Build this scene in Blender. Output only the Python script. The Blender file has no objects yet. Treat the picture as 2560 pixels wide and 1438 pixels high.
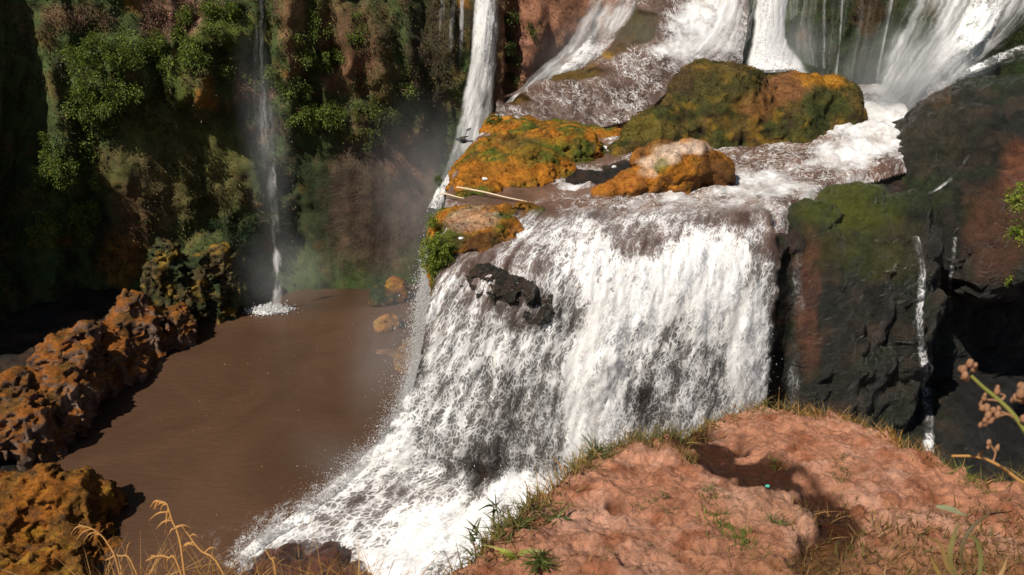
import bpy, bmesh, math, random
from mathutils.bvhtree import BVHTree
import numpy as np
from mathutils import Vector, Matrix
R = math.radians
rng = np.random.default_rng(7)
random.seed(7)
scn = bpy.context.scene
COL = scn.collection

# ---------------------------------------------------------------- camera
PITCH, FPX, CZ = R(25), 2009.0, 14.0           # photo is 2560 x 1438, pool surface is z = 0
cam_d = bpy.data.cameras.new('camera')
cam = bpy.data.objects.new('camera', cam_d); COL.objects.link(cam)
cam.location = (0, 0, CZ); cam.rotation_euler = (R(90) - PITCH, 0, 0)
cam_d.sensor_width = 36; cam_d.sensor_fit = 'HORIZONTAL'; cam_d.lens = 36 * FPX / 2560
cam_d.clip_start = .05; cam_d.clip_end = 1000
cam_d.dof.use_dof = True; cam_d.dof.focus_distance = 17; cam_d.dof.aperture_fstop = 5.0
scn.camera = cam

# ---------------------------------------------------------------- world, sun, exposure
SUN = Vector((-0.46, -0.44, 0.77)).normalized()   # direction towards the sun
world = bpy.data.worlds.new('World'); scn.world = world; world.use_nodes = True
wn = world.node_tree; wn.nodes.clear()
sky = wn.nodes.new('ShaderNodeTexSky'); sky.sky_type = 'NISHITA'; sky.sun_disc = False
sky.sun_elevation = math.asin(SUN.z); sky.sun_rotation = math.atan2(SUN.x, SUN.y)
bg = wn.nodes.new('ShaderNodeBackground'); bg.inputs['Strength'].default_value = 0.05
wo = wn.nodes.new('ShaderNodeOutputWorld')
wn.links.new(sky.outputs[0], bg.inputs[0]); wn.links.new(bg.outputs[0], wo.inputs[0])
sun_d = bpy.data.lights.new('sun', 'SUN'); sun_d.energy = 4.6; sun_d.angle = R(.5); sun_d.color = (1, .93, .82)
sun = bpy.data.objects.new('sun', sun_d); COL.objects.link(sun)
sun.rotation_euler = SUN.to_track_quat('Z', 'Y').to_euler(); sun.location = SUN * 60
vs = scn.view_settings; vs.view_transform = 'Standard'; vs.look = 'None'; vs.gamma = 1; vs.use_curve_mapping = False
vs.exposure = 0.2
scn.render.engine = 'CYCLES'
cy = scn.cycles; cy.max_bounces = 8; cy.diffuse_bounces = 3; cy.glossy_bounces = 2; cy.transmission_bounces = 3
cy.transparent_max_bounces = 11; cy.volume_bounces = 0; cy.use_denoising = True
cy.caustics_reflective = False; cy.caustics_refractive = False
cy.volume_step_rate = 2.0; cy.volume_max_steps = 96; cy.sample_clamp_indirect = 6

# ---------------------------------------------------------------- pixel <-> place
def ray(px, py):
    u = (np.asarray(px, float) - 1280) / FPX; v = (719 - np.asarray(py, float)) / FPX
    c, s = math.cos(PITCH), math.sin(PITCH)
    return np.stack([u, c + v * s, -s + v * c], -1)
def at_y(px, py, y):
    d = ray(px, py); t = np.asarray(y, float) / d[..., 1]
    return d * t[..., None] + np.array([0, 0, CZ])
def at_z(px, py, z):
    d = ray(px, py); t = (np.asarray(z, float) - CZ) / d[..., 2]
    return d * t[..., None] + np.array([0, 0, CZ])
def project(P):
    P = np.asarray(P, float); x, y, z = P[..., 0], P[..., 1], P[..., 2] - CZ
    c, s = math.cos(PITCH), math.sin(PITCH)
    d = np.maximum(y * c - z * s, .2)
    return 1280 + FPX * x / d, 719 - FPX * (y * s + z * c) / d

# ---------------------------------------------------------------- noise
def _hash(ix, iy, iz, seed):
    h = (ix * 73856093) ^ (iy * 19349663) ^ (iz * 83492791) ^ (seed * 2654435761)
    h &= 0xffffffff
    h = ((h ^ (h >> 13)) * 1274126177) & 0xffffffff
    h = ((h ^ (h >> 15)) * 2246822519) & 0xffffffff
    return h ^ (h >> 16)
def gnoise(P, seed=0):
    P = np.asarray(P, float); i = np.floor(P).astype(np.int64); f = P - i
    u = f * f * f * (f * (f * 6 - 15) + 10); out = np.zeros(P.shape[:-1])
    for dx in (0, 1):
        wx = u[..., 0] if dx else 1 - u[..., 0]
        for dy in (0, 1):
            wy = u[..., 1] if dy else 1 - u[..., 1]
            for dz in (0, 1):
                wz = u[..., 2] if dz else 1 - u[..., 2]
                h = _hash(i[..., 0] + dx, i[..., 1] + dy, i[..., 2] + dz, seed)
                g = ((h & 1023) / 511.5 - 1) * (f[..., 0] - dx) + (((h >> 10) & 1023) / 511.5 - 1) * (f[..., 1] - dy) \
                    + (((h >> 20) & 1023) / 511.5 - 1) * (f[..., 2] - dz)
                out += wx * wy * wz * g
    return out * 1.25
def fbm(P, octv=4, seed=0, gain=.5, lac=2.07):
    P = np.asarray(P, float); a, o, tot = 1., 0., 0.
    for k in range(octv):
        o = o + a * gnoise(P + k * 17.3, seed + k); tot += a; a *= gain; P = P * lac
    return o / tot
def worley(P, seed=0):
    P = np.asarray(P, float); i = np.floor(P).astype(np.int64); f = P - i
    best = np.full(P.shape[:-1], 9.)
    for dx in (-1, 0, 1):
        for dy in (-1, 0, 1):
            for dz in (-1, 0, 1):
                h = _hash(i[..., 0] + dx, i[..., 1] + dy, i[..., 2] + dz, seed)
                q = (dx + (h & 1023) / 1023. - f[..., 0]) ** 2 + (dy + ((h >> 10) & 1023) / 1023. - f[..., 1]) ** 2 \
                    + (dz + ((h >> 20) & 1023) / 1023. - f[..., 2]) ** 2
                best = np.minimum(best, q)
    return np.sqrt(best)
def sst(a, b, x):
    t = np.clip((x - a) / (b - a), 0, 1); return t * t * (3 - 2 * t)

# ---------------------------------------------------------------- mesh helpers
def tag(o, label=None, cat=None, group=None, kind=None):
    if label: o['label'] = label
    if cat: o['category'] = cat
    if group: o['group'] = group
    if kind: o['kind'] = kind
    return o
def empty(name, loc=(0, 0, 0)):
    o = bpy.data.objects.new(name, None); COL.objects.link(o); o.location = loc; o.empty_display_size = .2
    return o
def mesh_np(name, V, F, mat=None, col=None, attrs=None, uv=None, parent=None, smooth=True):
    """F: array (n,3) or (n,4)"""
    V = np.asarray(V, np.float32).reshape(-1, 3); F = np.asarray(F, np.int32)
    me = bpy.data.meshes.new(name); n, k = F.shape
    me.vertices.add(len(V)); me.vertices.foreach_set('co', V.ravel())
    me.loops.add(n * k); me.loops.foreach_set('vertex_index', F.ravel())
    me.polygons.add(n); me.polygons.foreach_set('loop_start', np.arange(0, n * k, k, dtype=np.int32))
    me.polygons.foreach_set('use_smooth', np.full(n, smooth))
    me.update(calc_edges=True)
    if col is not None:
        a = me.attributes.new('Col', 'FLOAT_COLOR', 'POINT')
        c = np.ones((len(V), 4), np.float32); c[:, :3] = np.asarray(col).reshape(-1, 3); a.data.foreach_set('color', c.ravel())
    for kx, vv in (attrs or {}).items():
        a = me.attributes.new(kx, 'FLOAT', 'POINT'); a.data.foreach_set('value', np.asarray(vv, np.float32).ravel())
    if uv is not None:
        l = me.uv_layers.new(name='UVMap'); l.data.foreach_set('uv', np.asarray(uv, np.float32).reshape(-1, 2)[F.ravel()].ravel())
    if mat: me.materials.append(mat)
    o = bpy.data.objects.new(name, me); COL.objects.link(o)
    if parent: 
        o.parent = parent; o.matrix_parent_inverse = Matrix.Translation(parent.location).inverted()
    return o
def grid_faces(a, b):
    i = np.arange(a * b).reshape(a, b)
    return np.stack([i[:-1, :-1], i[1:, :-1], i[1:, 1:], i[:-1, 1:]], -1).reshape(-1, 4)
def cr(P, m):
    """Catmull-Rom resample along axis 0"""
    P = np.asarray(P, float); n = len(P); t = np.linspace(0, n - 1, m); i = np.minimum(t.astype(int), n - 2); f = t - i
    Q = np.concatenate([2 * P[:1] - P[1:2], P, 2 * P[-1:] - P[-2:-1]], 0)
    f = f.reshape((-1,) + (1,) * (P.ndim - 1)); a, b, c, d = Q[i], Q[i + 1], Q[i + 2], Q[i + 3]
    return .5 * (2 * b + (c - a) * f + (2 * a - 5 * b + 4 * c - d) * f ** 2 + (3 * b - a - 3 * c + d) * f ** 3)
def patch(ctrl, a, b):
    return cr(cr(np.asarray(ctrl, float), a).swapaxes(0, 1), b).swapaxes(0, 1)
def grid_normals(G):
    n = np.cross(np.gradient(G, axis=1), np.gradient(G, axis=0)); return n / (np.linalg.norm(n, axis=-1, keepdims=True) + 1e-9)
def vnormals(V, F):
    N = np.zeros_like(V); a = V[F[:, 0]]; fn = np.cross(V[F[:, 1]] - a, V[F[:, 2]] - a)
    for k in range(F.shape[1]): 
        for c in range(3): N[:, c] += np.bincount(F[:, k], fn[:, c], len(V))
    return N / (np.linalg.norm(N, axis=1, keepdims=True) + 1e-9)
def smoothv(V, F, it=1):
    for _ in range(it):
        S = np.zeros_like(V); C = np.zeros(len(V)); k = F.shape[1]
        for j in range(k):
            a, b = F[:, j], F[:, (j + 1) % k]
            for c in range(3): S[:, c] += np.bincount(a, V[b, c], len(V)) + np.bincount(b, V[a, c], len(V))
            C += np.bincount(a, minlength=len(V)) + np.bincount(b, minlength=len(V))
        V = V * .4 + .6 * S / np.maximum(C, 1)[:, None]
    return V
def blob(c, r, rz=0, rx=0, ry=0): return ('e', np.asarray(c, float), r, rz, rx, ry)
def prism(pts, z0, z1, batter=0): return ('p', pts, z0, z1, batter)
def remesh(blobs, voxel, smooth=2):
    bm = bmesh.new()
    for b in blobs:
        if b[0] == 'e':
            M = Matrix.Translation(Vector(b[1])) @ Matrix.Rotation(b[3], 4, 'Z') @ Matrix.Rotation(b[4], 4, 'X') @ Matrix.Rotation(b[5], 4, 'Y') @ Matrix.Diagonal((*b[2], 1))
            bmesh.ops.create_icosphere(bm, subdivisions=4, radius=1, matrix=M)
        else:
            _, pts, z0, z1, bt = b; n = len(pts); c = np.mean(pts, 0)
            lo = [bm.verts.new((p[0] + (p[0] - c[0]) * bt, p[1] + (p[1] - c[1]) * bt, z0)) for p in pts]
            hi = [bm.verts.new((p[0], p[1], z1 if np.isscalar(z1) else z1[i])) for i, p in enumerate(pts)]
            bm.faces.new(hi); bm.faces.new(lo[::-1])
            for i in range(n): bm.faces.new((lo[i], lo[(i + 1) % n], hi[(i + 1) % n], hi[i]))
    bmesh.ops.triangulate(bm, faces=bm.faces[:]); bmesh.ops.recalc_face_normals(bm, faces=bm.faces[:])
    me = bpy.data.meshes.new('tmp'); bm.to_mesh(me); bm.free()
    o = bpy.data.objects.new('tmp', me); COL.objects.link(o)
    m = o.modifiers.new('r', 'REMESH'); m.mode = 'VOXEL'; m.voxel_size = voxel
    dg = bpy.context.evaluated_depsgraph_get(); ev = o.evaluated_get(dg); em = ev.to_mesh()
    V = np.empty(len(em.vertices) * 3); em.vertices.foreach_get('co', V); V = V.reshape(-1, 3)
    F = np.array([p.vertices[:] for p in em.polygons if len(p.vertices) == 4])
    ev.to_mesh_clear(); bpy.data.objects.remove(o); bpy.data.meshes.remove(me)
    return smoothv(V, F, smooth), F
def paint(col, P, blobs, jit=22, seed=50):
    """colour patches with ragged outlines: (px, py, rx, ry, colour, strength)"""
    px, py = project(P); J = 1.2
    jx = fbm(P * J, 4, seed, .6) * jit * 3; jy = fbm(P * J + 9, 4, seed + 7, .6) * jit * 3
    for (x, y, rx, ry, c, s) in blobs:
        d = np.sqrt(((px + jx - x) / rx) ** 2 + ((py + jy - y) / ry) ** 2)
        w = (1 - sst(.65, 1.15, d))[..., None] * s
        col = col * (1 - w) + np.asarray(c) * w
    return col
def pixmask(P, blobs, jit=10, seed=60, base=0.):
    px, py = project(P); jx = fbm(P * 1.6, 3, seed) * jit * 3; jy = fbm(P * 1.6 + 5, 3, seed + 3) * jit * 3
    m = np.full(P.shape[:-1], base)
    for (x, y, rx, ry, val, s) in blobs:
        d = np.sqrt(((px + jx - x) / rx) ** 2 + ((py + jy - y) / ry) ** 2)
        w = (1 - sst(.4, 1.2, d)) * s; m = m * (1 - w) + val * w
    return m
def mixc(a, b, t): return np.asarray(a) * (1 - t[..., None]) + np.asarray(b) * t[..., None]

# ---------------------------------------------------------------- materials
def new_mat(name):
    m = bpy.data.materials.new(name); m.use_nodes = True; m.node_tree.nodes.clear(); return m, m.node_tree
def nd(nt, t, props=None, **ins):
    n = nt.nodes.new('ShaderNode' + t)
    for k, v in (props or {}).items(): setattr(n, k, v)
    for k, v in ins.items():
        key = int(k[1:]) if k[0] == '_' and k[1:].isdigit() else k.replace('__', ' ')
        s = n.inputs[key]
        if isinstance(v, bpy.types.NodeSocket): nt.links.new(v, s)
        else: s.default_value = v
    return n
def math_(nt, op, a, b=0., c=None, clamp=False):
    kw = dict(_0=a, _1=b)
    if c is not None: kw['_2'] = c
    return nd(nt, 'Math', dict(operation=op, use_clamp=clamp), **kw).outputs[0]
def mapr(nt, v, a, b, c=0., d=1., mode='SMOOTHSTEP'):
    return nd(nt, 'MapRange', dict(interpolation_type=mode, clamp=True), _0=v, _1=a, _2=b, _3=c, _4=d).outputs[0]
def noise(nt, vec, scale, detail=4., rough=.55, dist=0., dims='3D'):
    return nd(nt, 'TexNoise', dict(noise_dimensions=dims), Vector=vec, Scale=scale, Detail=detail, Roughness=rough, Distortion=dist)
def mixcol(nt, f, a, b, mode='MIX'):
    return nd(nt, 'MixRGB', dict(blend_type=mode), _0=f, _1=a, _2=b).outputs[0]
def rock_mat(name, grain=1., bump=.05, spec=.35, wet_rough=.22, dry_rough=.9, scale=1.):
    m, nt = new_mat(name); co = nd(nt, 'TexCoord').outputs['Object']
    col = nd(nt, 'Attribute', dict(attribute_name='Col')).outputs['Color']
    wet = nd(nt, 'Attribute', dict(attribute_name='wet')).outputs['Fac']
    n1 = noise(nt, co, 2.2 * scale, 8, .65).outputs[0]; n2 = noise(nt, co, 11 * scale, 6, .7).outputs[0]; n3 = noise(nt, co, 38 * scale, 4, .7).outputs[0]
    v = math_(nt, 'ADD', mapr(nt, n1, .3, .7, 1 - .45 * grain, 1 + .45 * grain, 'LINEAR'), mapr(nt, n2, .3, .7, -.35 * grain, .35 * grain, 'LINEAR'))
    v = math_(nt, 'ADD', v, mapr(nt, n3, .3, .7, -.22 * grain, .22 * grain, 'LINEAR'))
    vv = nd(nt, 'CombineXYZ', X=v, Y=v, Z=v).outputs[0]
    c = mixcol(nt, 1., col, vv, 'MULTIPLY')
    h = math_(nt, 'ADD', math_(nt, 'MULTIPLY', n2, .6), math_(nt, 'MULTIPLY', n3, .4)); h = math_(nt, 'ADD', h, n1)
    bp = nd(nt, 'Bump', Strength=1., Distance=bump, Height=h).outputs[0]
    rg = mapr(nt, math_(nt, 'ADD', wet, math_(nt, 'MULTIPLY', math_(nt, 'SUBTRACT', n2, .5), .5)), 0., 1., dry_rough, wet_rough, 'LINEAR')
    p = nd(nt, 'BsdfPrincipled', Base__Color=c, Roughness=rg, Normal=bp); p.inputs['Specular IOR Level'].default_value = spec
    o = nd(nt, 'OutputMaterial', Surface=p.outputs[0]); return m
def leaf_mat(name, trans=.35, rough=.5):
    m, nt = new_mat(name); col = nd(nt, 'Attribute', dict(attribute_name='Col')).outputs['Color']
    co = nd(nt, 'TexCoord').outputs['Object']; n = noise(nt, co, 9., 3).outputs[0]; v = mapr(nt, n, .3, .7, .75, 1.25, 'LINEAR')
    c = mixcol(nt, 1., col, nd(nt, 'CombineXYZ', X=v, Y=v, Z=v).outputs[0], 'MULTIPLY')
    p = nd(nt, 'BsdfPrincipled', Base__Color=c, Roughness=rough); p.inputs['Specular IOR Level'].default_value = .3
    t = nd(nt, 'BsdfTranslucent', Color=c)
    mx = nd(nt, 'MixShader', _0=trans, _1=p.outputs[0], _2=t.outputs[0]); nd(nt, 'OutputMaterial', Surface=mx.outputs[0]); return m

def water_mat(name, sx=6., sy=2.4, body=(.20, .13, .10), bump=.02, foam=(.94, .94, .94), mode='fall', streak=(4., .4), st_amt=.9, warp=.16, thr=(.64, .36)):
    """foam driven by the attribute foam; where it thins out the attribute body mixes clear air and brown water"""
    m, nt = new_mat(name)
    uv = nd(nt, 'UVMap', dict(uv_map='UVMap')).outputs[0]
    fa = nd(nt, 'Attribute', dict(attribute_name='foam')).outputs['Fac']; ba = nd(nt, 'Attribute', dict(attribute_name='body')).outputs['Fac']
    wp = noise(nt, uv, 2.2, 3, .6).outputs['Color']
    wv = nd(nt, 'VectorMath', dict(operation='SUBTRACT'), _0=wp, _1=(.5, .5, .5)).outputs[0]
    wv = nd(nt, 'VectorMath', dict(operation='SCALE'), _0=wv, Scale=warp * 2).outputs[0]
    wu = nd(nt, 'VectorMath', dict(operation='ADD'), _0=uv, _1=wv).outputs[0]
    def scaled(v, a, b): return nd(nt, 'VectorMath', dict(operation='MULTIPLY'), _0=v, _1=(a, b, 1)).outputs[0]
    def cen(v, k): return math_(nt, 'MULTIPLY', math_(nt, 'SUBTRACT', v, .5), k)
    st = noise(nt, scaled(wu, *streak), 1., 5, .6).outputs[0]
    mid = noise(nt, scaled(wu, sx * .3, sy * .3), 1., 4, .6).outputs[0]
    fi = noise(nt, scaled(wu, sx * .62, sy * .62), 1., 7, .74).outputs[0]
    f2 = math_(nt, 'ADD', math_(nt, 'ADD', fa, cen(st, st_amt)), cen(mid, .7))
    if mode == 'veil':
        M = mapr(nt, f2, .0, 1.1, 0., 1., 'SMOOTHSTEP'); M = math_(nt, 'MULTIPLY', M, mapr(nt, fa, .0, .15)); h = st
    elif mode == 'fall':
        C = mapr(nt, f2, -.02, .5)
        e = nd(nt, 'TexVoronoi', dict(voronoi_dimensions='2D', feature='DISTANCE_TO_EDGE'), Vector=scaled(wu, sx * 1.6, sy * 1.6), Scale=1.).outputs['Distance']
        fl = math_(nt, 'ADD', fi, mapr(nt, e, 0., .22, .10, -.02))
        th = math_(nt, 'MULTIPLY_ADD', f2, -thr[1], thr[0])
        hole = mapr(nt, math_(nt, 'SUBTRACT', fl, th), -.075, .075)
        M = math_(nt, 'MULTIPLY', C, math_(nt, 'MULTIPLY_ADD', hole, .82, .18)); M = math_(nt, 'MULTIPLY', M, mapr(nt, fa, .02, .15)); h = fl
    else:
        C = mapr(nt, math_(nt, 'ADD', f2, cen(fi, .9)), .35, 1.0)
        r1 = noise(nt, scaled(wu, sx * .55, sy * .55), 1., 3, .55, 1.2).outputs[0]; r2 = noise(nt, scaled(wu, sx * 1.3, sy * 1.3), 1., 2, .5, .8).outputs[0]
        def ridge(v, w): return mapr(nt, math_(nt, 'ABSOLUTE', math_(nt, 'SUBTRACT', v, .5)), 0., w, 1., 0.)
        L = math_(nt, 'MAXIMUM', ridge(r1, .022), math_(nt, 'MULTIPLY', ridge(r2, .035), .7))
        L = math_(nt, 'MULTIPLY', L, mapr(nt, f2, .12, .5)); M = math_(nt, 'MAXIMUM', C, L); M = math_(nt, 'MULTIPLY', M, mapr(nt, fa, .02, .15)); h = math_(nt, 'ADD', fi, r1)
    bp = nd(nt, 'Bump', Strength=1., Distance=bump, Height=h).outputs[0]
    fc = mixcol(nt, mapr(nt, st, .36, .60), (foam[0] * .90, foam[1] * .875, foam[2] * .85, 1), (*foam, 1))
    p = nd(nt, 'BsdfPrincipled', Base__Color=fc, Roughness=.5, Normal=bp); p.inputs['Specular IOR Level'].default_value = .2
    t = nd(nt, 'BsdfTranslucent', Color=fc)
    fs = nd(nt, 'MixShader', _0=.18, _1=p.outputs[0], _2=t.outputs[0]).outputs[0]
    bc = mixcol(nt, mapr(nt, mid, .35, .65), (body[0] * .7, body[1] * .67, body[2] * .66, 1), (body[0] * 1.25, body[1] * 1.22, body[2] * 1.22, 1))
    b = nd(nt, 'BsdfPrincipled', Base__Color=bc, Roughness=.2, Normal=bp, IOR=1.33)
    tr = nd(nt, 'BsdfTransparent').outputs[0]
    bs = nd(nt, 'MixShader', _0=ba, _1=tr, _2=b.outputs[0]).outputs[0]
    nd(nt, 'OutputMaterial', Surface=nd(nt, 'MixShader', _0=M, _1=bs, _2=fs).outputs[0]); return m
def plain_mat(name, color, rough=.6, spec=.3, var=.3, scale=20.):
    m, nt = new_mat(name); co = nd(nt, 'TexCoord').outputs['Object']; n = noise(nt, co, scale, 4).outputs[0]
    c = mixcol(nt, n, tuple(x * (1 - var) for x in color) + (1,), tuple(min(1, x * (1 + var)) for x in color) + (1,))
    p = nd(nt, 'BsdfPrincipled', Base__Color=c, Roughness=rough); p.inputs['Specular IOR Level'].default_value = spec
    nd(nt, 'OutputMaterial', Surface=p.outputs[0]); return m

M_CLIFF = rock_mat('tufa_cliff', 1., .10, .25)
M_MOSS = rock_mat('mossy_rock', 1.1, .07, .2, scale=1.4)
M_WET = rock_mat('wet_black_rock', 1.1, .13, .55, .12, .7, scale=1.9)
M_MUD = rock_mat('red_earth', .75, .045, .25, .2, .95, scale=3.4)
M_LEAF = leaf_mat('leaves'); M_GRASS = leaf_mat('grass_blades', .25, .6)
M_FALL = water_mat('lacy_falling_water', 9., 4.4, (.105, .068, .054), .015, streak=(3.2, .5), st_amt=.62)
M_RIVER = water_mat('river_water', 4., 2., (.15, .092, .068), .05, mode='river', streak=(1.6, .6), warp=.25)
M_VEIL = water_mat('soft_water_veil', 6., 1., mode='veil', streak=(7., .22), bump=.005)
M_CASC = water_mat('cascade_water', 7., 3.4, (.19, .12, .09), .02, streak=(2.5, .7))
M_SLIDE = water_mat('sliding_water', 5., 2.6, (.125, .082, .066), .05, mode='river', streak=(2.2, .7), warp=.2)

# palette, linear
ORANGE = (.40, .15, .014); GOLD = (.40, .22, .02); GREEN = (.085, .105, .012); DGREEN = (.022, .034, .012)
TERRA = (.33, .15, .085); BROWN = (.115, .062, .030); DBROWN = (.050, .030, .018); BLACK = (.016, .015, .013)
PALE = (.60, .45, .34); PINK = (.30, .15, .11); OLIVE = (.10, .085, .025); GREY = (.16, .125, .10)

# ================================================================ SETTING
# ---- cliff that rings the gorge
plan = cr([(-34, 14), (-27, 15.5), (-22, 18), (-19.8, 21), (-18.9, 24), (-18.1, 26.8), (-16.2, 28.7), (-12.6, 29.6), (-9.5, 30.2), (-6, 30.5), (-3.2, 31.2), (-.8, 32.2),
           (2, 33.4), (7, 34.2), (13, 34.4), (18, 33.2), (23, 31), (32, 29)], 900)  # unseen left spur shaped to shade the left bank
seg = np.r_[0, np.cumsum(np.linalg.norm(np.diff(plan, axis=0), axis=1))]
NU, NV = 620, 200
s = np.linspace(0, seg[-1], NU); pc = np.stack([np.interp(s, seg, plan[:, k]) for k in (0, 1)], 1)
tg = np.gradient(pc, axis=0); tg /= np.linalg.norm(tg, axis=1, keepdims=True); nin = np.stack([tg[:, 1], -tg[:, 0]], 1)
zz = np.linspace(-1.5, 17.5, NV)
G = np.zeros((NU, NV, 3)); G[..., 0] = pc[:, 0][:, None]; G[..., 1] = pc[:, 1][:, None]; G[..., 2] = zz[None]
SZ = np.stack([np.broadcast_to(s[:, None], (NU, NV)), np.broadcast_to(zz[None], (NU, NV)), np.zeros((NU, NV))], -1)
d = 1.0 * fbm(SZ * (.16, .10, 1), 3, 3) + .55 * fbm(SZ * (.55, .20, 1) + fbm(SZ * .3, 2, 8)[..., None], 4, 12)
fold = np.abs(gnoise(SZ * (.95, .11, 1) + .35 * fbm(SZ * .5, 2, 9)[..., None], 21)); d += .7 * (.45 - fold); fold2 = np.abs(gnoise(SZ * (2.6, .22, 1) + .3 * fbm(SZ * 1.1, 2, 10)[..., None], 22)); d += .28 * (.4 - fold2)          # hanging tufa drapes
d += .40 * (.5 - worley(SZ * (.9, .4, 1) + .5 * fbm(SZ * .7, 3, 31)[..., None], 5))
d += .22 * (.5 - worley(SZ * (2.3, 1.6, 1) + .6 * fbm(SZ * 1.3, 3, 33)[..., None], 6)) + .16 * fbm(SZ * (2.6, 1.3, 1), 4, 41)
px, py = project(G)
d *= 1 - .6 * sst(1140, 1260, px)
d *= 1 - .72 * sst(740, 840, px) * sst(300, 420, py) * sst(1220, 1120, px)
def lump(x, y, rx, ry, a):
    global d
    jx_ = 30 * fbm(SZ * 1.1, 3, 70); q = np.clip(1 - ((px + jx_ - x) / rx) ** 2 - ((py + jx_ - y) / ry) ** 2, 0, 1); d = d + a * q ** .8
for L in [(560, 90, 95, 70, 1.0), (455, 205, 45, 70, .9), (500, 215, 50, 75, 1.0), (515, 245, 30, 50, .35), (300, 170, 120, 90, .7), (330, 560, 150, 260, .4),
          (150, 420, 70, 150, .8), (560, 640, 110, 90, .5), (520, 545, 60, 70, -.5), (700, 450, 40, 45, -.4), (820, 150, 60, 50, -.6), (900, 110, 80, 110, .8),
          (740, 60, 45, 190, .9), (690, 640, 110, 80, -.4), (1280, 120, 24, 170, -1.0), (1320, 120, 45, 150, .5), (20, 350, 110, 400, -.9),
          (560, 120, 60, 25, -.7), (960, 200, 60, 60, .5), (880, 300, 60, 55, .6), (1400, 60, 90, 120, .4), (2180, 90, 60, 90, -.3)]:
    lump(*L)
foot = sst(2.2, -.5, G[..., 2]); d += foot * .5
d = np.clip(d, -3.2, 2.6)
G[..., 0] += nin[:, 0][:, None] * d; G[..., 1] += nin[:, 1][:, None] * d
G[..., 2] += .12 * fbm(SZ * (1.5, 1.5, 1) + 40, 3, 44)
G[..., 2] = np.where(G[..., 2] > 0, G[..., 2] * (1 - .47 * sst(-16.4, -18.6, pc[:, 0]))[:, None], G[..., 2])  # unseen left spur lowered so its shadow stays on the bank
CLIFF = G.copy()
col = np.zeros((NU, NV, 3)) + np.array(BROWN) * 1.3
n1 = fbm(G * (.35, .35, .22), 4, 61); n2 = fbm(G * 1.1, 4, 62); n3 = fbm(G * (2, 2, .8), 4, 63)
col = mixc(col, (.15, .125, .035), sst(-.15, .1, n1) * .8); col = mixc(col, (.055, .090, .024), sst(-.32, .02, n2) * .92); col = mixc(col, DBROWN, sst(.05, .3, n3) * .8)
col = mixc(col, ORANGE, sst(.22, .42, fbm(G * .8, 4, 64)) * .5)
PX, PY = project(G); rightside = sst(1180, 1300, PX)
col = mixc(col, TERRA, rightside * sst(1750, 1600, PX) * .9)
col = mixc(col, np.array(DGREEN), sst(1960, 2060, PX) * .8)
col = paint(col, G, [(430, 430, 190, 200, (.15, .125, .035), .6), (380, 500, 70, 130, (.17, .10, .045), .5), (540, 380, 70, 90, (.11, .12, .03), .6), (560, 80, 110, 50, GREEN, .9), (455, 205, 50, 70, GREEN, .8), (500, 200, 50, 50, OLIVE, .9), (515, 245, 30, 40, ORANGE, .6), (640, 220, 60, 45, PINK, .9),  # first patch: olive growth, lightened in colour in place of light
      (450, 20, 110, 40, PINK, .8), (420, 60, 90, 40, PINK, .6), (200, 40, 100, 30, PINK, .4), (330, 560, 60, 130, BROWN, .7), (300, 650, 60, 70, ORANGE, .5), (740, 80, 40, 130, TERRA, .45), (830, 60, 60, 120, TERRA, .35),
      (900, 100, 80, 100, BROWN, .8), (900, 190, 100, 60, TERRA, .4), (980, 230, 60, 60, OLIVE, .7), (940, 500, 150, 190, (.13, .085, .06), .85), (1040, 420, 60, 120, TERRA, .45),
      (880, 560, 160, 140, DBROWN, .4), (770, 480, 70, 140, DGREEN, .6), (500, 430, 120, 120, OLIVE, .5), (600, 600, 70, 80, DGREEN, .7), (480, 760, 90, 90, DGREEN, .5),
      (1300, 130, 25, 60, PINK, .8), (1400, 40, 110, 140, TERRA, .6), (2170, 40, 40, 60, BROWN, .7), (1080, 130, 70, 160, DBROWN, .8)], 16)
wet = np.clip(pixmask(G, [(900, 560, 180, 180, .75, 1), (1100, 150, 120, 200, .7, 1), (2100, 100, 200, 200, .8, 1), (690, 560, 100, 220, .6, 1), (560, 600, 60, 80, .7, 1)], base=.15), 0, 1)
# plateau behind the rim closes the top
top = np.stack([G[:, -1], G[:, -1] - np.c_[nin * 3, np.zeros(NU)] + (0, 0, .5), G[:, -1] - np.c_[nin * 14, np.zeros(NU)] + (0, 0, 1.)], 1)
GG = np.concatenate([G, top[:, 1:]], 1); cc = np.concatenate([col, np.broadcast_to(np.array(BROWN), (NU, 2, 3))], 1); ww = np.concatenate([wet, np.zeros((NU, 2))], 1)
cliff = mesh_np('cliff', GG, grid_faces(NU, NV + 2)[:, ::-1], M_CLIFF, cc, dict(wet=ww)); tag(cliff, 'tall mossy brown tufa cliff ringing the gorge behind the pool', kind='structure')
NCL = grid_normals(G); 
if NCL[300, 100, 1] > 0: NCL = -NCL
cpx, cpy = project(CLIFF)

# ---- brown pool
m, nt = new_mat('muddy_pool_water'); co = nd(nt, 'TexCoord').outputs['Object']
na = noise(nt, co, .22, 4, .6, .6).outputs[0]; nb = nd(nt, 'VectorMath', dict(operation='MULTIPLY'), _0=co, _1=(2.2, 5.5, 1)).outputs[0]
w1 = noise(nt, nb, 1., 4, .6, .4).outputs[0]
bcol = mixcol(nt, mapr(nt, na, .35, .65), (.070, .038, .022, 1), (.096, .052, .032, 1))
w2 = noise(nt, nb, 3.3, 3, .6, .3).outputs[0]; w1 = math_(nt, 'ADD', w1, math_(nt, 'MULTIPLY', w2, .35))
bp = nd(nt, 'Bump', Strength=1., Distance=.03, Height=w1).outputs[0]
p = nd(nt, 'BsdfPrincipled', Base__Color=bcol, Roughness=.08, IOR=1.33, Normal=bp); nd(nt, 'OutputMaterial', Surface=p.outputs[0]); M_POOL = m
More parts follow.
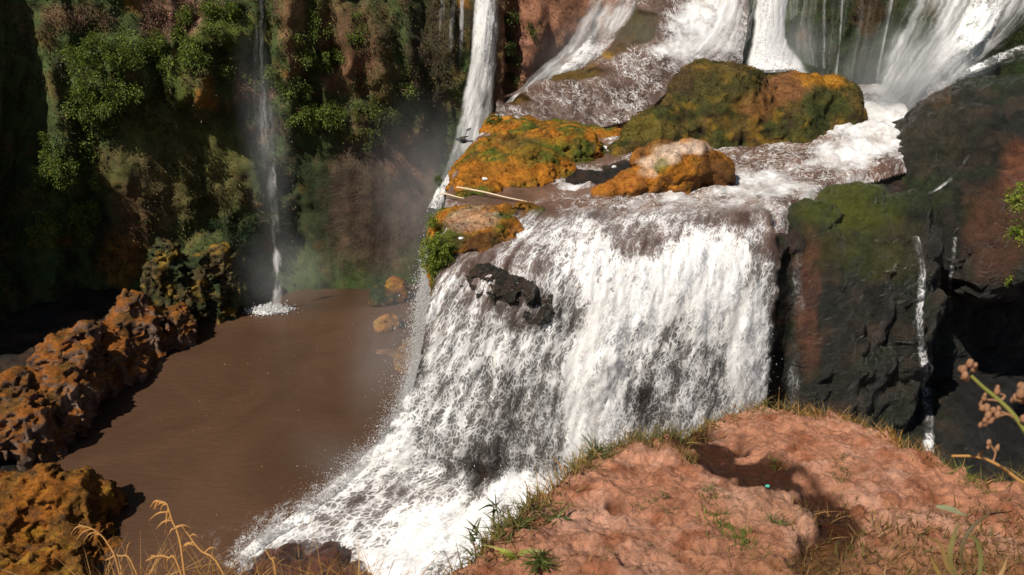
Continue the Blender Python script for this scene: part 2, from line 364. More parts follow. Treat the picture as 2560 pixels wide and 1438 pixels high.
pool = mesh_np('pool_water', [(-45, -15, 0), (45, -15, 0), (45, 36, 0), (-45, 36, 0)], [(0, 1, 2, 3)], M_POOL); tag(pool, 'still muddy brown pool below the falls', kind='structure')

# ---- generic rock
def rockmesh(V, F, seed, amps=(.25, .12, .05), fr=(.8, 2.2, 6.), lumps=0., lf=1.5, strata=0.):
    N = vnormals(V, F); D = amps[0] * fbm(V * fr[0], 3, seed) * 1.6
    if lumps: D += lumps * (.55 - worley(V * lf + .5 * fbm(V * 1.2, 3, seed + 3)[:, None], seed))
    V = V + N * D[:, None]; N = vnormals(V, F)
    D = amps[1] * fbm(V * fr[1], 3, seed + 20) * 1.6 + amps[2] * (1 - 2 * np.abs(fbm(V * fr[2], 3, seed + 40))) 
    V = V + N * D[:, None]
    return V, vnormals(V, F)
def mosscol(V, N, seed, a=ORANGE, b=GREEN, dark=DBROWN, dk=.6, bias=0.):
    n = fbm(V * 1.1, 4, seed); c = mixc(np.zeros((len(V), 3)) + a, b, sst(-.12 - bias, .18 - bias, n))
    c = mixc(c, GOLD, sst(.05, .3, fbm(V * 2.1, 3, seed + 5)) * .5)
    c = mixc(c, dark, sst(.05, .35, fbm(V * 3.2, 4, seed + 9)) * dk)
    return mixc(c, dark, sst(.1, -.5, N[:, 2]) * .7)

# ---- rock ledge the river runs over
lp = [(-.6, 30.5), (-1.3, 27), (-1.75, 24), (-1.9, 21), (-1.7, 18.2), (-.9, 17.55), (1.2, 17.6), (3, 17.9), (6.2, 18.4), (9, 19.5), (12.5, 22), (14, 26), (15, 34), (-.4, 34)]
V, F = remesh([prism(lp, -1, 6.62, .02)], .13, 3)
V, N = rockmesh(V, F, 100, (.22, .12, .05), lumps=.2)
c = mixc(np.zeros((len(V), 3)) + DBROWN, BLACK, sst(-.1, .2, fbm(V * 1.3, 4, 102))); c = mixc(c, DGREEN, sst(0, .3, fbm(V * .9, 3, 103)) * .8); c = mixc(c, TERRA, sst(.15, .4, fbm(V * 1.2, 3, 104)) * .4)
ledge = mesh_np('rock_ledge', V, F, M_WET, c, dict(wet=np.full(len(V), .7))); tag(ledge, 'wide rock ledge under the river and the main waterfall', kind='structure')

# ---- main fall control grid (rows go downstream, columns left to right)
MAINC = np.array([
 [(-.9, 19.6, 6.98), (.6, 19.9, 7.05), (2.6, 19.9, 7.08), (4.6, 20.0, 7.1), (6.7, 20.3, 7.2)],
 [(-1.45, 17.9, 6.66), (.1, 17.9, 6.78), (2.4, 18.2, 6.88), (4.5, 18.45, 6.93), (6.55, 18.7, 6.98)],
 [(-1.95, 17.0, 5.9), (-.1, 16.95, 6.15), (2.3, 17.15, 6.28), (4.4, 17.45, 6.3), (6.5, 17.9, 6.3)],
 [(-2.3, 16.7, 4.4), (-.3, 16.4, 4.6), (2.05, 16.5, 4.5), (4.25, 16.8, 4.4), (6.45, 17.45, 4.3)],
 [(-2.95, 16.7, 2.6), (-.85, 16.15, 2.4), (1.75, 16.2, 2.3), (4.05, 16.55, 2.2), (6.4, 17.3, 2.2)],
 [(-4.35, 16.4, 1.05), (-1.3, 15.9, .95), (1.5, 15.8, .8), (3.9, 16.2, .6), (6.4, 17.1, .6)],
 [(-6.9, 14.3, .02), (-3.6, 12.7, .05), (-.3, 12.4, .10), (3.4, 14.0, .08), (6.4, 16.0, .05)]])
# rock apron behind and under it
A = patch(MAINC, 110, 150); AN = grid_normals(A); 
if AN[60, 75, 1] > 0: AN = -AN
rowf = np.linspace(0, 6, 110)[:, None]
A = A - AN * (.30 + .12 * np.sin(rowf))[..., None] - AN * (.45 * sst(2, 4, rowf) * sst(5.5, 4.5, rowf))[..., None] + AN * (.35 * fbm(A * 1.1, 4, 120) + .2 * fbm(A * 2.7, 4, 121) * sst(1., 2., rowf))[..., None]
bx, by = project(A)
bul = np.clip(1 - ((bx + 40 * fbm(A * .9, 3, 610) - 1290) / 150) ** 2 - ((by + 35 * fbm(A * .9 + 4, 3, 611) - 735) / 95) ** 2, 0, 1); A += AN * (sst(0, .7, bul) * .22)[..., None]      # mossy bulge below the left lip
c = mixc(np.zeros(A.shape) + DBROWN, BLACK, sst(-.15, .15, fbm(A * 1.4, 4, 122))); c = mixc(c, DGREEN, sst(0, .3, fbm(A, 3, 123)) * .8)
c = paint(c, A, [(740, 1390, 190, 90, (.13, .055, .035), .95), (1290, 740, 110, 70, (.03, .03, .022), .7)], 12)
apron = mesh_np('rock_apron', A, grid_faces(110, 150)[:, ::-1], M_WET, c, dict(wet=np.full(A.shape[:2], .65))); tag(apron, 'wet dark rock face behind and below the main waterfall', kind='structure')

# ---- right-hand rock mass
def P_(x, y, Y): return at_y(x, y, Y)
V, F = remesh([prism([(6.4, 18.75), (8.6, 18.7), (10.6, 19.1), (12.3, 21.8), (21, 23), (22, 34), (12.8, 30), (11.6, 25.5), (8.2, 20.8)], -1, 6.0, .01),
               blob((9.3, 20.55, 4.4), (2.5, 1.9, 2.9), R(35)), blob((7.9, 19.7, 4.1), (1.35, 1.2, 3.2), R(30)), blob((9.0, 20.9, 4.3), (1.6, 1.1, 3.0), R(40)), blob((8.3, 19.2, 1.2), (2.2, 1.3, 4.2)), blob((10.3, 20.0, 2.5), (1.2, 1.4, 5)),
               blob((16.5, 25.2, 6.1), (4.7, 4.2, 3.3), 0, 0, R(-8)), blob((13.2, 24.4, 5.0), (1.75, 2.4, 2.75)), blob((19, 24, 6.8), (4, 4, 3.2)), blob((13.9, 21.8, 5.6), (2.6, 2.0, 1.9), R(20)), blob((14.5, 20.2, -.5), (5., 2.6, 1.3), R(10)), blob((12.2, 19.0, -.4), (2.2, 1.6, 1.2))], .12, 8)  # last two blobs add a black cave floor in place of shade
V, N = rockmesh(V, F, 140, (.3, .16, .07), (.7, 2.0, 4.), lumps=.22, lf=1.3)
N = vnormals(V, F); wv_ = sst(.9, .45, np.abs(N[:, 2])); V = V + N * (wv_ * (.30 * (.3 - np.abs(fbm(V * (1.1, 1.1, .16), 3, 145))) + .16 * (.3 - np.abs(fbm(V * (3.2, 3.2, .5), 3, 146)))))[:, None] + N * (.07 * fbm(V * 5., 4, 147, .6))[:, None]; N = vnormals(V, F); VR_, NR_, FR_ = V, N, F
BVH_R = BVHTree.FromPolygons(V.tolist(), F.tolist())
c = mixc(np.zeros((len(V), 3)) + (.022, .023, .017), (.058, .042, .028), sst(-.1, .25, fbm(V * 1.5, 4, 142))); c = mixc(c, DGREEN, sst(.0, .3, fbm(V * .8, 4, 143)) * .7)
c = paint(c, V, [(2540, 950, 190, 260, (.012, .011, .010), .95), (2130, 510, 150, 80, (.085, .095, .012), .9), (2180, 640, 90, 60, (.06, .07, .012), .6), (2060, 620, 80, 60, (.06, .055, .012), .7), (2020, 760, 34, 200, (.16, .06, .035), .6), (2490, 580, 90, 140, (.12, .052, .03), .7), (2550, 430, 50, 80, (.22, .08, .04), .7), (2350, 330, 130, 110, (.05, .045, .03), .5), (2280, 480, 120, 60, (.035, .05, .02), .6),  # first patch paints the shade of the cave recess near black
       (2250, 620, 70, 90, OLIVE, .35), (2330, 240, 60, 30, BROWN, .5), (2500, 190, 80, 40, DGREEN, .8), (2190, 440, 70, 30, GREEN, .6)], 16)
wetv = pixmask(V, [(2350, 400, 220, 220, 1., 1), (2250, 850, 150, 300, .85, 1)], base=.55)
rmass = mesh_np('wet_rock_shoulder', V, F, M_WET, c, dict(wet=wetv)); tag(rmass, 'huge black wet rock shoulder with green moss right of the main waterfall', 'rock')

# ---- upper slope with the lacy slide
b = [P_(1232, 318, 28.2), P_(1350, 328, 28.0), P_(1480, 332, 28.1), P_(1600, 296, 28.6), P_(1700, 215, 29.6), P_(1842, 190, 30.6)]
t = [P_(1252, 266, 29.5), P_(1380, 199, 30.4), P_(1500, 148, 31.1), P_(1575, 50, 32.4), P_(1660, -60, 33.4), P_(1872, -60, 33.5)]
mid = [(p * .5 + q * .5) + (0, -.25, .25) for p, q in zip(b, t)]
ctrl = [[p + (0, -.9, -1.6) for p in b], b, mid, t, [p + (.1, .7, -.5) for p in t], [p + (0, 1.6, -2.6) for p in t]]
U = patch(ctrl, 120, 150); UN = grid_normals(U)
if UN[50, 75, 1] > 0: UN = -UN
U = U + UN * (.28 * fbm(U * .9, 4, 160) + .16 * fbm(U * 2.4, 4, 161) + .2 * (.5 - worley(U * 1.2, 162)))[..., None]
c = mixc(np.zeros(U.shape) + DBROWN, BROWN, sst(-.2, .2, fbm(U, 4, 163)))
c = paint(c, U, [(1400, 185, 130, 28, (.10, .062, .012), .9), (1310, 245, 70, 22, (.13, .075, .015), .8), (1620, 70, 80, 80, (.055, .048, .018), .9), (1560, 130, 50, 40, (.085, .05, .018), .8), (1660, 20, 60, 60, (.07, .042, .025), .8), (1500, 150, 40, 20, GOLD, .6)], 8)
upper = mesh_np('upper_rock_slope', U, grid_faces(120, 150)[:, ::-1], M_MOSS, c, dict(wet=np.full(U.shape[:2], .5))); tag(upper, 'sloping brown rock under the lacy sheet of water at the back', kind='structure')

# ---- earth outcrop in the foreground
edge_px = [(300, 1800), (700, 1640), (900, 1540), (1060, 1450), (1180, 1365), (1290, 1268), (1390, 1185), (1480, 1112), (1555, 1082), (1640, 1088), (1720, 1050), (1800, 1022), (1850, 1004), (1900, 992), (1950, 1012),
           (2030, 1030), (2110, 1034), (2200, 1055), (2290, 1106), (2400, 1160), (2480, 1185), (2640, 1200), (2900, 1240)]
def mud_plane(px, py):
    dd = ray(px, py); tt = 2.4 / (-dd[..., 2] - .25 * dd[..., 1]); return dd * tt[..., None] + np.array([0, 0, CZ])
EP = mud_plane(*np.array(edge_px, float).T)[:, :2]
poly = np.concatenate([[(-5, 1.2)], EP, [(9, 3), (9, -6), (-5, -6)]], 0)
def poly_sd(P, poly):
    a = poly; bq = np.roll(poly, -1, 0); best = np.full(P.shape[:-1], 1e9); ins = np.zeros(P.shape[:-1], bool)
    for p, q in zip(a, bq):
        e = q - p; w = P - p; tt = np.clip((w @ e) / (e @ e), 0, 1); best = np.minimum(best, np.linalg.norm(w - tt[..., None] * e, axis=-1))
        cnd = (p[1] <= P[..., 1]) != (q[1] <= P[..., 1]); xx = p[0] + (P[..., 1] - p[1]) / (q[1] - p[1] + 1e-12) * (q[0] - p[0]); ins ^= cnd & (P[..., 0] < xx)
    return np.where(ins, -best, best)
def mud_h(X, Y, full=True):
    P2 = np.stack([X, Y], -1); P3 = np.stack([X, Y, np.zeros_like(X)], -1)
    z = 11.6 - .25 * Y
    wv_ = fbm(P3 * 1.7, 3, 184)[..., None]
    rough = .12 * fbm(P3 * .9, 3, 180) + .07 * fbm(P3 * 2.6 + .5 * wv_, 4, 181) + .045 * (.5 - worley(P3 * (2.4, 3.4, 1) + .9 * wv_, 183)) - .07 * np.abs(fbm(P3 * (2.0, 2.8, 1) + wv_, 4, 185)) + .018 * (.5 - worley(P3 * (7, 9, 1) + 1.2 * wv_, 193)) + .055 * fbm(P3 * 8, 4, 186, .7) + .018 * np.sign(fbm(P3 * 5, 3, 201)) * sst(0, .12, np.abs(fbm(P3 * 5, 3, 201))) - .035 * np.abs(fbm(P3 * 12, 4, 198)) + .022 * fbm(P3 * 24, 3, 194) - .03 * sst(.42, .15, worley(P3 * (6, 8, 1), 199)) * sst(0, .2, fbm(P3 * 1.3, 2, 200))
    q = np.stack([X, Y, z], -1); mx, my = project(q)
    mxj = mx + 60 * fbm(P3 * 1.6, 3, 187); myj = my + 40 * fbm(P3 * 1.6 + 7, 3, 188)
    # wet groove running down the outcrop
    gx = np.array([1690, 1740, 1830, 1900, 1990, 2060, 2110, 2085, 2050]); gy = np.array([1040, 1090, 1130, 1170, 1205, 1255, 1300, 1345, 1385]); best = np.full(X.shape, 1e9)
    for i in range(len(gx) - 1):
        ex, ey = gx[i + 1] - gx[i], gy[i + 1] - gy[i]; tt = np.clip(((mxj - gx[i]) * ex + (myj - gy[i]) * ey) / (ex * ex + ey * ey), 0, 1)
        best = np.minimum(best, np.hypot(mxj - gx[i] - tt * ex, (myj - gy[i] - tt * ey) * 1.5))
    groove = 1 - sst(30, 100, best); dk = 1 - sst(54, 86, best)
    pit = 1 - sst(.4, 1., np.hypot((mx - 1550) / 42, (my - 1255) / 22)); pit2 = 1 - sst(.5, 1., np.hypot((mx - 2045) / 60, (my - 1340) / 32))
    slab = sst(.0, .35, 1 - np.hypot((mxj - 1930) / 150, (myj - 1270) / 72))
    z = z + rough - .085 * groove - .07 * pit - .06 * pit2 + .03 * slab + .05 * sst(1.1, .6, np.hypot((mxj - 1660) / 120, (myj - 1120) / 40))
    sd = poly_sd(P2 + .05 * np.stack([fbm(P3 * 4, 3, 189), fbm(P3 * 4 + 3, 3, 190)], -1), poly)
    z = z + .10 * sst(-.35, -.06, sd) * fbm(P3 * 2.3, 2, 191) - np.where(sd > -.10, (sd + .10) * 1.2, 0) - np.where(sd > .06, (sd - .06) * 5.5, 0) 
    if not full: return z
    return np.maximum(z, -.5 + 0 * z), sd, np.maximum(dk, pit2), pit, slab
gx_ = np.concatenate([np.linspace(-5, -1.2, 60)[:-1], np.linspace(-1.2, 4.6, 440), np.linspace(4.6, 9, 60)[1:]]); gy_ = np.concatenate([np.linspace(-6, 2.2, 50)[:-1], np.linspace(2.2, 8.2, 460)])
X, Y = np.meshgrid(gx_, gy_, indexing='ij'); Z, SD, DK, PIT, SLAB = mud_h(X, Y); Gm = np.stack([X, Y, Z], -1)
c = np.zeros(Gm.shape) + (.52, .235, .135); nz = fbm(Gm * 2.2, 4, 195)
c = mixc(c, (.62, .33, .22), sst(-.05, .25, nz)); c = mixc(c, (.31, .105, .045), sst(.02, .3, fbm(Gm * 4.5, 4, 196)) * .8); c = mixc(c, (.55, .30, .19), SLAB * .55)
wetc = DK * sst(-.2, .02, .16 + fbm(Gm * 3.1, 3, 197))
c = mixc(c, (.055, .019, .008), np.clip(wetc, 0, 1) * .98); c = mixc(c, (.14, .05, .02), PIT * .4)
c = mixc(c, (.16, .10, .045), sst(-.12, .25, SD) * .6)
px_, py_ = project(Gm); c = mixc(c, (.26, .13, .05), sst(1330, 1420, py_) * sst(1650, 2100, px_) * .6)
ground = mesh_np('ground', Gm, grid_faces(len(gx_), len(gy_)), M_MUD, c, dict(wet=np.clip(wetc * .75 + .05, 0, 1))); tag(ground, 'red earth outcrop in the foreground', kind='structure')

# ================================================================ BOULDERS AND MOSSY MOUNDS
def rock_thing(name, blobs, voxel, seed, label, mat=None, colf=None, paints=(), wet=.2, amps=(.22, .12, .05), lumps=.15, lf=1.8, fr=(.8, 2.2, 6.), jit=12, fur=0., crease=0.):
    V, F = remesh(blobs, voxel, 2); V, N = rockmesh(V, F, seed, amps, fr, lumps, lf)
    if fur: V = furrow(V, F, seed, fur); N = vnormals(V, F)
    cr_ = None
    if crease:
        q_ = np.abs(fbm(V * (.9, 1.9, 3.) + .4 * fbm(V * 1.5, 2, seed + 60)[:, None], 4, seed + 61)); cr_ = 1 - sst(.0, .075, q_); V = V - N * (crease * cr_)[:, None]; N = vnormals(V, F)
    c = colf(V, N) if colf else mosscol(V, N, seed)
    c = paint(c, V, paints, jit)
    if crease: c = mixc(c, (.10, .055, .012), cr_ * .5)
    o = mesh_np(name, V, F, mat or M_MOSS, c, dict(wet=np.full(len(V), wet) if np.isscalar(wet) else wet(V)))
    tag(o, label, 'rock'); return o, V, N, F
def furrow(V, F, seed, a=.22, f=(1.6, 1.6, .45)):
    N = vnormals(V, F); w = sst(.95, .5, np.abs(N[:, 2])); r = np.abs(fbm(V * f, 4, seed)); return V - N * (a * w * (1 - sst(0, .28, r)))[:, None] + N * (.10 * fbm(V * (3.5, 3.5, 2), 4, seed + 1, .65))[:, None]
ROCKS = {}
def rt(key, *a, **k):
    ROCKS[key] = rock_thing(*a, **k); return ROCKS[key][0]
# long mossy mound on the left rim of the ledge
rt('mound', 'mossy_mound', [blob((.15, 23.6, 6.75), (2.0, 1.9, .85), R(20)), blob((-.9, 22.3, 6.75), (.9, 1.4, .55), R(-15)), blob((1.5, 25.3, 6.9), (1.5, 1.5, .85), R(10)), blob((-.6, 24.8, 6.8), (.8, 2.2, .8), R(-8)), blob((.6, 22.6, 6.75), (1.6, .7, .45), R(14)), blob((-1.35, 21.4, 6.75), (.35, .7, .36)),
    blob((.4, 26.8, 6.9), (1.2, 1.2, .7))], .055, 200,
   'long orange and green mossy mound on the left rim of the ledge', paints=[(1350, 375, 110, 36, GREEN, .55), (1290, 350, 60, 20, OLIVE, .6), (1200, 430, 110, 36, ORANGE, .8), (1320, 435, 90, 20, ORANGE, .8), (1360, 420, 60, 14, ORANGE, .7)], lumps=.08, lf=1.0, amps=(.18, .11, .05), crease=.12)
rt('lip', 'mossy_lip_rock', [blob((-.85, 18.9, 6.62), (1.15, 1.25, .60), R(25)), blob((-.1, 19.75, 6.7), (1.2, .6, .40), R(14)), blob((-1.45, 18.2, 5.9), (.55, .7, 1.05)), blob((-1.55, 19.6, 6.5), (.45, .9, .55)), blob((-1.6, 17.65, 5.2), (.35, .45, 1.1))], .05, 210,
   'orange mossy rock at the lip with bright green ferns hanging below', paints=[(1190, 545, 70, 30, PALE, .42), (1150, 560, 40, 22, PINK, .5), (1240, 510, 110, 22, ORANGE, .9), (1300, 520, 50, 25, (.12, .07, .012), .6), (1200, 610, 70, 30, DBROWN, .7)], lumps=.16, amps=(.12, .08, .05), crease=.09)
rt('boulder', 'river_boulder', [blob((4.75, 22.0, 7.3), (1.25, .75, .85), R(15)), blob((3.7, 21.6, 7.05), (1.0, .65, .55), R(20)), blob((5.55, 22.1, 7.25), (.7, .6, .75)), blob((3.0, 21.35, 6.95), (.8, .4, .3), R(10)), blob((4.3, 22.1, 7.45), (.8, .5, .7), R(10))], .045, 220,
   'boulder with orange sides and sunlight painted pale on top in the middle of the river', colf=lambda V, N: mosscol(V, N, 221, ORANGE, (.20, .085, .02), DBROWN, .5),
   paints=[(1700, 375, 70, 20, PALE, .9), (1650, 400, 60, 20, PALE, .8), (1740, 365, 40, 20, PALE, .6), (1620, 430, 30, 20, PALE, .5), (1560, 455, 60, 34, (.40, .14, .02), .7), (1655, 415, 22, 22, GREEN, .7), (1790, 420, 50, 50, (.16, .065, .012), .7), (1800, 440, 40, 40, DBROWN, .5)], lumps=.2, amps=(.18, .12, .06), jit=8)  # pale top and dark right end paint in sunlight and shade
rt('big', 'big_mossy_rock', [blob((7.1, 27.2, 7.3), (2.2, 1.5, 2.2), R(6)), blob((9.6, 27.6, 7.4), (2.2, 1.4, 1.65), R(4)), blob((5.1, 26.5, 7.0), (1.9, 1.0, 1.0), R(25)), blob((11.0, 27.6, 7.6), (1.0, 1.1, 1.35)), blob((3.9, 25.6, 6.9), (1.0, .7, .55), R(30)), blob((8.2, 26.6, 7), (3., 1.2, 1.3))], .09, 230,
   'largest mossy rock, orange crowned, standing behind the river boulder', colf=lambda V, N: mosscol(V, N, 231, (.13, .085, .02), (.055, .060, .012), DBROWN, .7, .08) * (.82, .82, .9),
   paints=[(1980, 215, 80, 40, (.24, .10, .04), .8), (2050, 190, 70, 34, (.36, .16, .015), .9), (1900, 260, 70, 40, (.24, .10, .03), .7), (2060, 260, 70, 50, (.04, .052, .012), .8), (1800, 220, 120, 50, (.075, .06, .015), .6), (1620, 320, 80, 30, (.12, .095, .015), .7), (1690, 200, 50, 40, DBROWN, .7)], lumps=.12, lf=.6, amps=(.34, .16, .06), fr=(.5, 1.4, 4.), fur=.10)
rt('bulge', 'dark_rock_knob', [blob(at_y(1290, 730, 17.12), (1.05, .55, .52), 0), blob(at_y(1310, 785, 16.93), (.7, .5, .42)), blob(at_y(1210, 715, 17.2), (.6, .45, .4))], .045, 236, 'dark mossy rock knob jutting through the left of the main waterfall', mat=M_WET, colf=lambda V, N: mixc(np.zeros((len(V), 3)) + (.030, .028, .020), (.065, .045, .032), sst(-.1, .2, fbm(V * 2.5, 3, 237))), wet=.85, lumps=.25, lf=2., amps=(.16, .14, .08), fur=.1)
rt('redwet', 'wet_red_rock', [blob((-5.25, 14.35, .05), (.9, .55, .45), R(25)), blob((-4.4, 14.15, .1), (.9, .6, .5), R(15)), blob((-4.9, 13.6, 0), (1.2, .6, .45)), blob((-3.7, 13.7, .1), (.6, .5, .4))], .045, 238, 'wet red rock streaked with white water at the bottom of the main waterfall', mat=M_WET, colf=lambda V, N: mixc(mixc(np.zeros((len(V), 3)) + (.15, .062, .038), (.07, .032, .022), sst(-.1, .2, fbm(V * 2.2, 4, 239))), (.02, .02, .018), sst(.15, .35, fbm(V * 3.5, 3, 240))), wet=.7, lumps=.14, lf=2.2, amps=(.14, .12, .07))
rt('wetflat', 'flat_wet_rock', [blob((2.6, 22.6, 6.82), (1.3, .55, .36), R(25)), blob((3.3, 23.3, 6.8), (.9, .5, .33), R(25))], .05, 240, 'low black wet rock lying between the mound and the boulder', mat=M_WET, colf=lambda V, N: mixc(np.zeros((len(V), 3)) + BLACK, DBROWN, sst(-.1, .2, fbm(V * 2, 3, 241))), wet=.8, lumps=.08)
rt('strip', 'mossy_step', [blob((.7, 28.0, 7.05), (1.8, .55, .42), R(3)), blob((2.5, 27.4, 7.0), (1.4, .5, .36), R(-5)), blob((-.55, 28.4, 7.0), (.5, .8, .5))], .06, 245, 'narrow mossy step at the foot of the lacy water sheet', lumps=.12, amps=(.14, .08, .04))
# left bank
stone = lambda s: (lambda V, N: mixc(mixc(mixc(np.zeros((len(V), 3)) + (.15, .098, .072), (.26, .175, .13), sst(-.1, .25, fbm(V * 1.3, 4, s))), DBROWN, sst(.0, .3, fbm(V * 2.6, 4, s + 1)) * .7), mixc(np.zeros((len(V), 3)) + (.25, .085, .014), (.14, .065, .014), sst(-.1, .2, fbm(V * 1.5, 3, s + 4))), sst(.15, .7, N[:, 2] + .5 * fbm(V * 1.2, 3, s + 2))))
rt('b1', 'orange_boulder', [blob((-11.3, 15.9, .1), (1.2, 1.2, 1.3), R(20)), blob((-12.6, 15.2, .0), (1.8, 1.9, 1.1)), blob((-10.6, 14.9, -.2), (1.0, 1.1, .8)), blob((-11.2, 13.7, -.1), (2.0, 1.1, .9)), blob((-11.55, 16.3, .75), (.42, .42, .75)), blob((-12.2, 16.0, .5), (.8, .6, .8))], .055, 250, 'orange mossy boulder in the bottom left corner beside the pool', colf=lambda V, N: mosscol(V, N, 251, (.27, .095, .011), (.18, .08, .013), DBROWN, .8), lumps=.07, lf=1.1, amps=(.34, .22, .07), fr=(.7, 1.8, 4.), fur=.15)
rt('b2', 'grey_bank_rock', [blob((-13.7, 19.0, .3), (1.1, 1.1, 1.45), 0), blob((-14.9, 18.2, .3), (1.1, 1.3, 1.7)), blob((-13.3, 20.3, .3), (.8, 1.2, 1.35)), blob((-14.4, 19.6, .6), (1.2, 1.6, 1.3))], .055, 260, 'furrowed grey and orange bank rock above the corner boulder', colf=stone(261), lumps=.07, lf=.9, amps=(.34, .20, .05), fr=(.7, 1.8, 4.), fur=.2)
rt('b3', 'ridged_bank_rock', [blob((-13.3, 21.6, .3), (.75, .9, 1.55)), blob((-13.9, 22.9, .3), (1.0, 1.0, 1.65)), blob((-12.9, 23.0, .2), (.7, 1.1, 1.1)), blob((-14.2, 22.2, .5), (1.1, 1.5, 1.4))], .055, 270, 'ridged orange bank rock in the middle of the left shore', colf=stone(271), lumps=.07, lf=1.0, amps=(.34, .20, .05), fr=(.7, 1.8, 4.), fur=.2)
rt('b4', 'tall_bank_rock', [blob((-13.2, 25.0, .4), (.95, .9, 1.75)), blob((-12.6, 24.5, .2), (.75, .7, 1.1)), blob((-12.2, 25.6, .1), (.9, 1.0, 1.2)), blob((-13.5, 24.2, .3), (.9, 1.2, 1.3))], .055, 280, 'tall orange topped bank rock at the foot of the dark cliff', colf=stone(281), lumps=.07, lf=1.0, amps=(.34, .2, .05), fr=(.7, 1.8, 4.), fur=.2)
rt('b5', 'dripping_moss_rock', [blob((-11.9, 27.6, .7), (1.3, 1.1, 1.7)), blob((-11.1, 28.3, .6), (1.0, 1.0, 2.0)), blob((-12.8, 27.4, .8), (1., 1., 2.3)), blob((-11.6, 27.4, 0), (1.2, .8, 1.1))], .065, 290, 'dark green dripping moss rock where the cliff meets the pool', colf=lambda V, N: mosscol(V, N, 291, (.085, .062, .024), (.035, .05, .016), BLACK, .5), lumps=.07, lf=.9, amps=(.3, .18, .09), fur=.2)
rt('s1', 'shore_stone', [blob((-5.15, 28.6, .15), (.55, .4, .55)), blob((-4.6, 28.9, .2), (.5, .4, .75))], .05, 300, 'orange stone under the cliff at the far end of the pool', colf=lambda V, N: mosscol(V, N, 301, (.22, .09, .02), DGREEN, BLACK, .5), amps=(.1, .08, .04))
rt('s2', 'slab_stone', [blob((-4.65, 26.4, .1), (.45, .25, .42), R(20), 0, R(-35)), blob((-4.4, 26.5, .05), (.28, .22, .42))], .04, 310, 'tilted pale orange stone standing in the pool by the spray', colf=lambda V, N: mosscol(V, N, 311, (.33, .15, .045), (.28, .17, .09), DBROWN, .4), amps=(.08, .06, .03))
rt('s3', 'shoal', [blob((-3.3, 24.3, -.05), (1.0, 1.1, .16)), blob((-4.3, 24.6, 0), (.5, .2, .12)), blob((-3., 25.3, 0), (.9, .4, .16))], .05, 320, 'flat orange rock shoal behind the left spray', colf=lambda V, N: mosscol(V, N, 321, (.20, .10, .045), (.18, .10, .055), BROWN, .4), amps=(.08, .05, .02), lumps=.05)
# dark ground under the left bank
Bk = np.array([[(-26, y, .5), (-18, y, .9), (-15, y, .7), (-12.4 - o, y, .25), (-11.2 - o, y, -.5)] for y, o in ((8, -1.5), (13, -1.8), (17, 1.2), (20, 1.4), (23, .8), (26, .0), (29, -.8))], float)
B = patch(Bk, 140, 90); B[..., 2] += .35 * fbm(B * .7, 4, 330) + .15 * fbm(B * 2, 4, 331)
c = mixc(np.zeros(B.shape) + DBROWN, BLACK, sst(-.1, .2, fbm(B, 3, 332)))
bank = mesh_np('left_bank', B, grid_faces(140, 90)[:, ::-1], M_CLIFF, c, dict(wet=np.full(B.shape[:2], .2))); tag(bank, 'dark stony bank along the left of the pool', kind='structure')

BVH_C = BVHTree.FromPolygons(CLIFF.reshape(-1, 3).tolist(), grid_faces(NU, NV).tolist())
# ================================================================ RIVER AND FALLS
rx_ = np.linspace(-1.8, 14.2, 330); ry_ = np.linspace(18.0, 31.5, 300)
X, Y = np.meshgrid(rx_, ry_, indexing='ij'); P3 = np.stack([X, Y, 0 * X], -1)
Z = 6.97 - .42 * sst(19.5, 18.3, Y) * sst(7.4, 6.6, X) * sst(-1.2, -.2, X) + .10 * sst(20, 31, Y) + .85 * sst(21.5, 29.5, Y) * sst(6, 12, X)
fl = np.array([.62, .78]); Uf = np.stack([X * fl[1] - Y * fl[0], X * fl[0] + Y * fl[1]], -1)
RG = np.stack([X, Y, Z], -1)
foam = pixmask(RG, [(1800, 450, 420, 130, .50, 1), (1760, 520, 300, 60, .55, 1), (1900, 390, 130, 50, .38, 1), (2230, 280, 130, 120, 1.1, 1), (2150, 220, 100, 40, .6, 1), (2160, 330, 90, 60, .8, 1), (2120, 370, 110, 70, .85, 1), (1900, 470, 150, 36, .82, 1), (2060, 440, 110, 22, .45, .7), (2000, 350, 130, 20, .34, 1), (1700, 500, 70, 14, .62, 1),
    (1270, 480, 160, 42, .0, 1), (1500, 470, 120, 26, .05, 1), (1430, 465, 70, 10, .68, 1), (1480, 380, 80, 40, .05, 1), (1540, 375, 60, 7, .68, 1), (1600, 350, 90, 8, .6, .9), (1450, 350, 40, 10, .45, 1), (1440, 540, 90, 40, .36, 1), (1350, 560, 70, 60, .2, 1)], 8, base=.3)
turb = sst(.08, .5, foam)
Z = Z + turb * (.16 * fbm(P3 * (.9, .9, 1), 3, 350) + .10 * fbm(np.stack([Uf[..., 0] * 2.2, Uf[..., 1] * .9, 0 * X], -1), 4, 351)) + turb * .07 * (1 - 2 * np.abs(fbm(np.stack([Uf[..., 0] * 3.5, Uf[..., 1] * 1.6, 0 * X], -1), 3, 352))) + .004 * fbm(P3 * 3, 2, 353)
RG[..., 2] = Z
rl = lp[:8] + [(6.55, 18.4), (7.5, 20.4), (9.6, 22.4), (11.9, 23.6), (13.6, 27), (15, 34)] + lp[-1:]
sdl = poly_sd(np.stack([X, Y], -1), np.array(rl)); RG[..., 2] -= np.clip(sdl + .12, 0, 1) * 1.2
RF = grid_faces(330, 300); RF = RF[(sdl.ravel()[RF] < .14).all(1)]
river = mesh_np('river', RG, RF, M_RIVER, None, dict(foam=foam, body=np.ones_like(foam)), Uf); tag(river, 'brown and white river racing across the ledge', kind='structure')

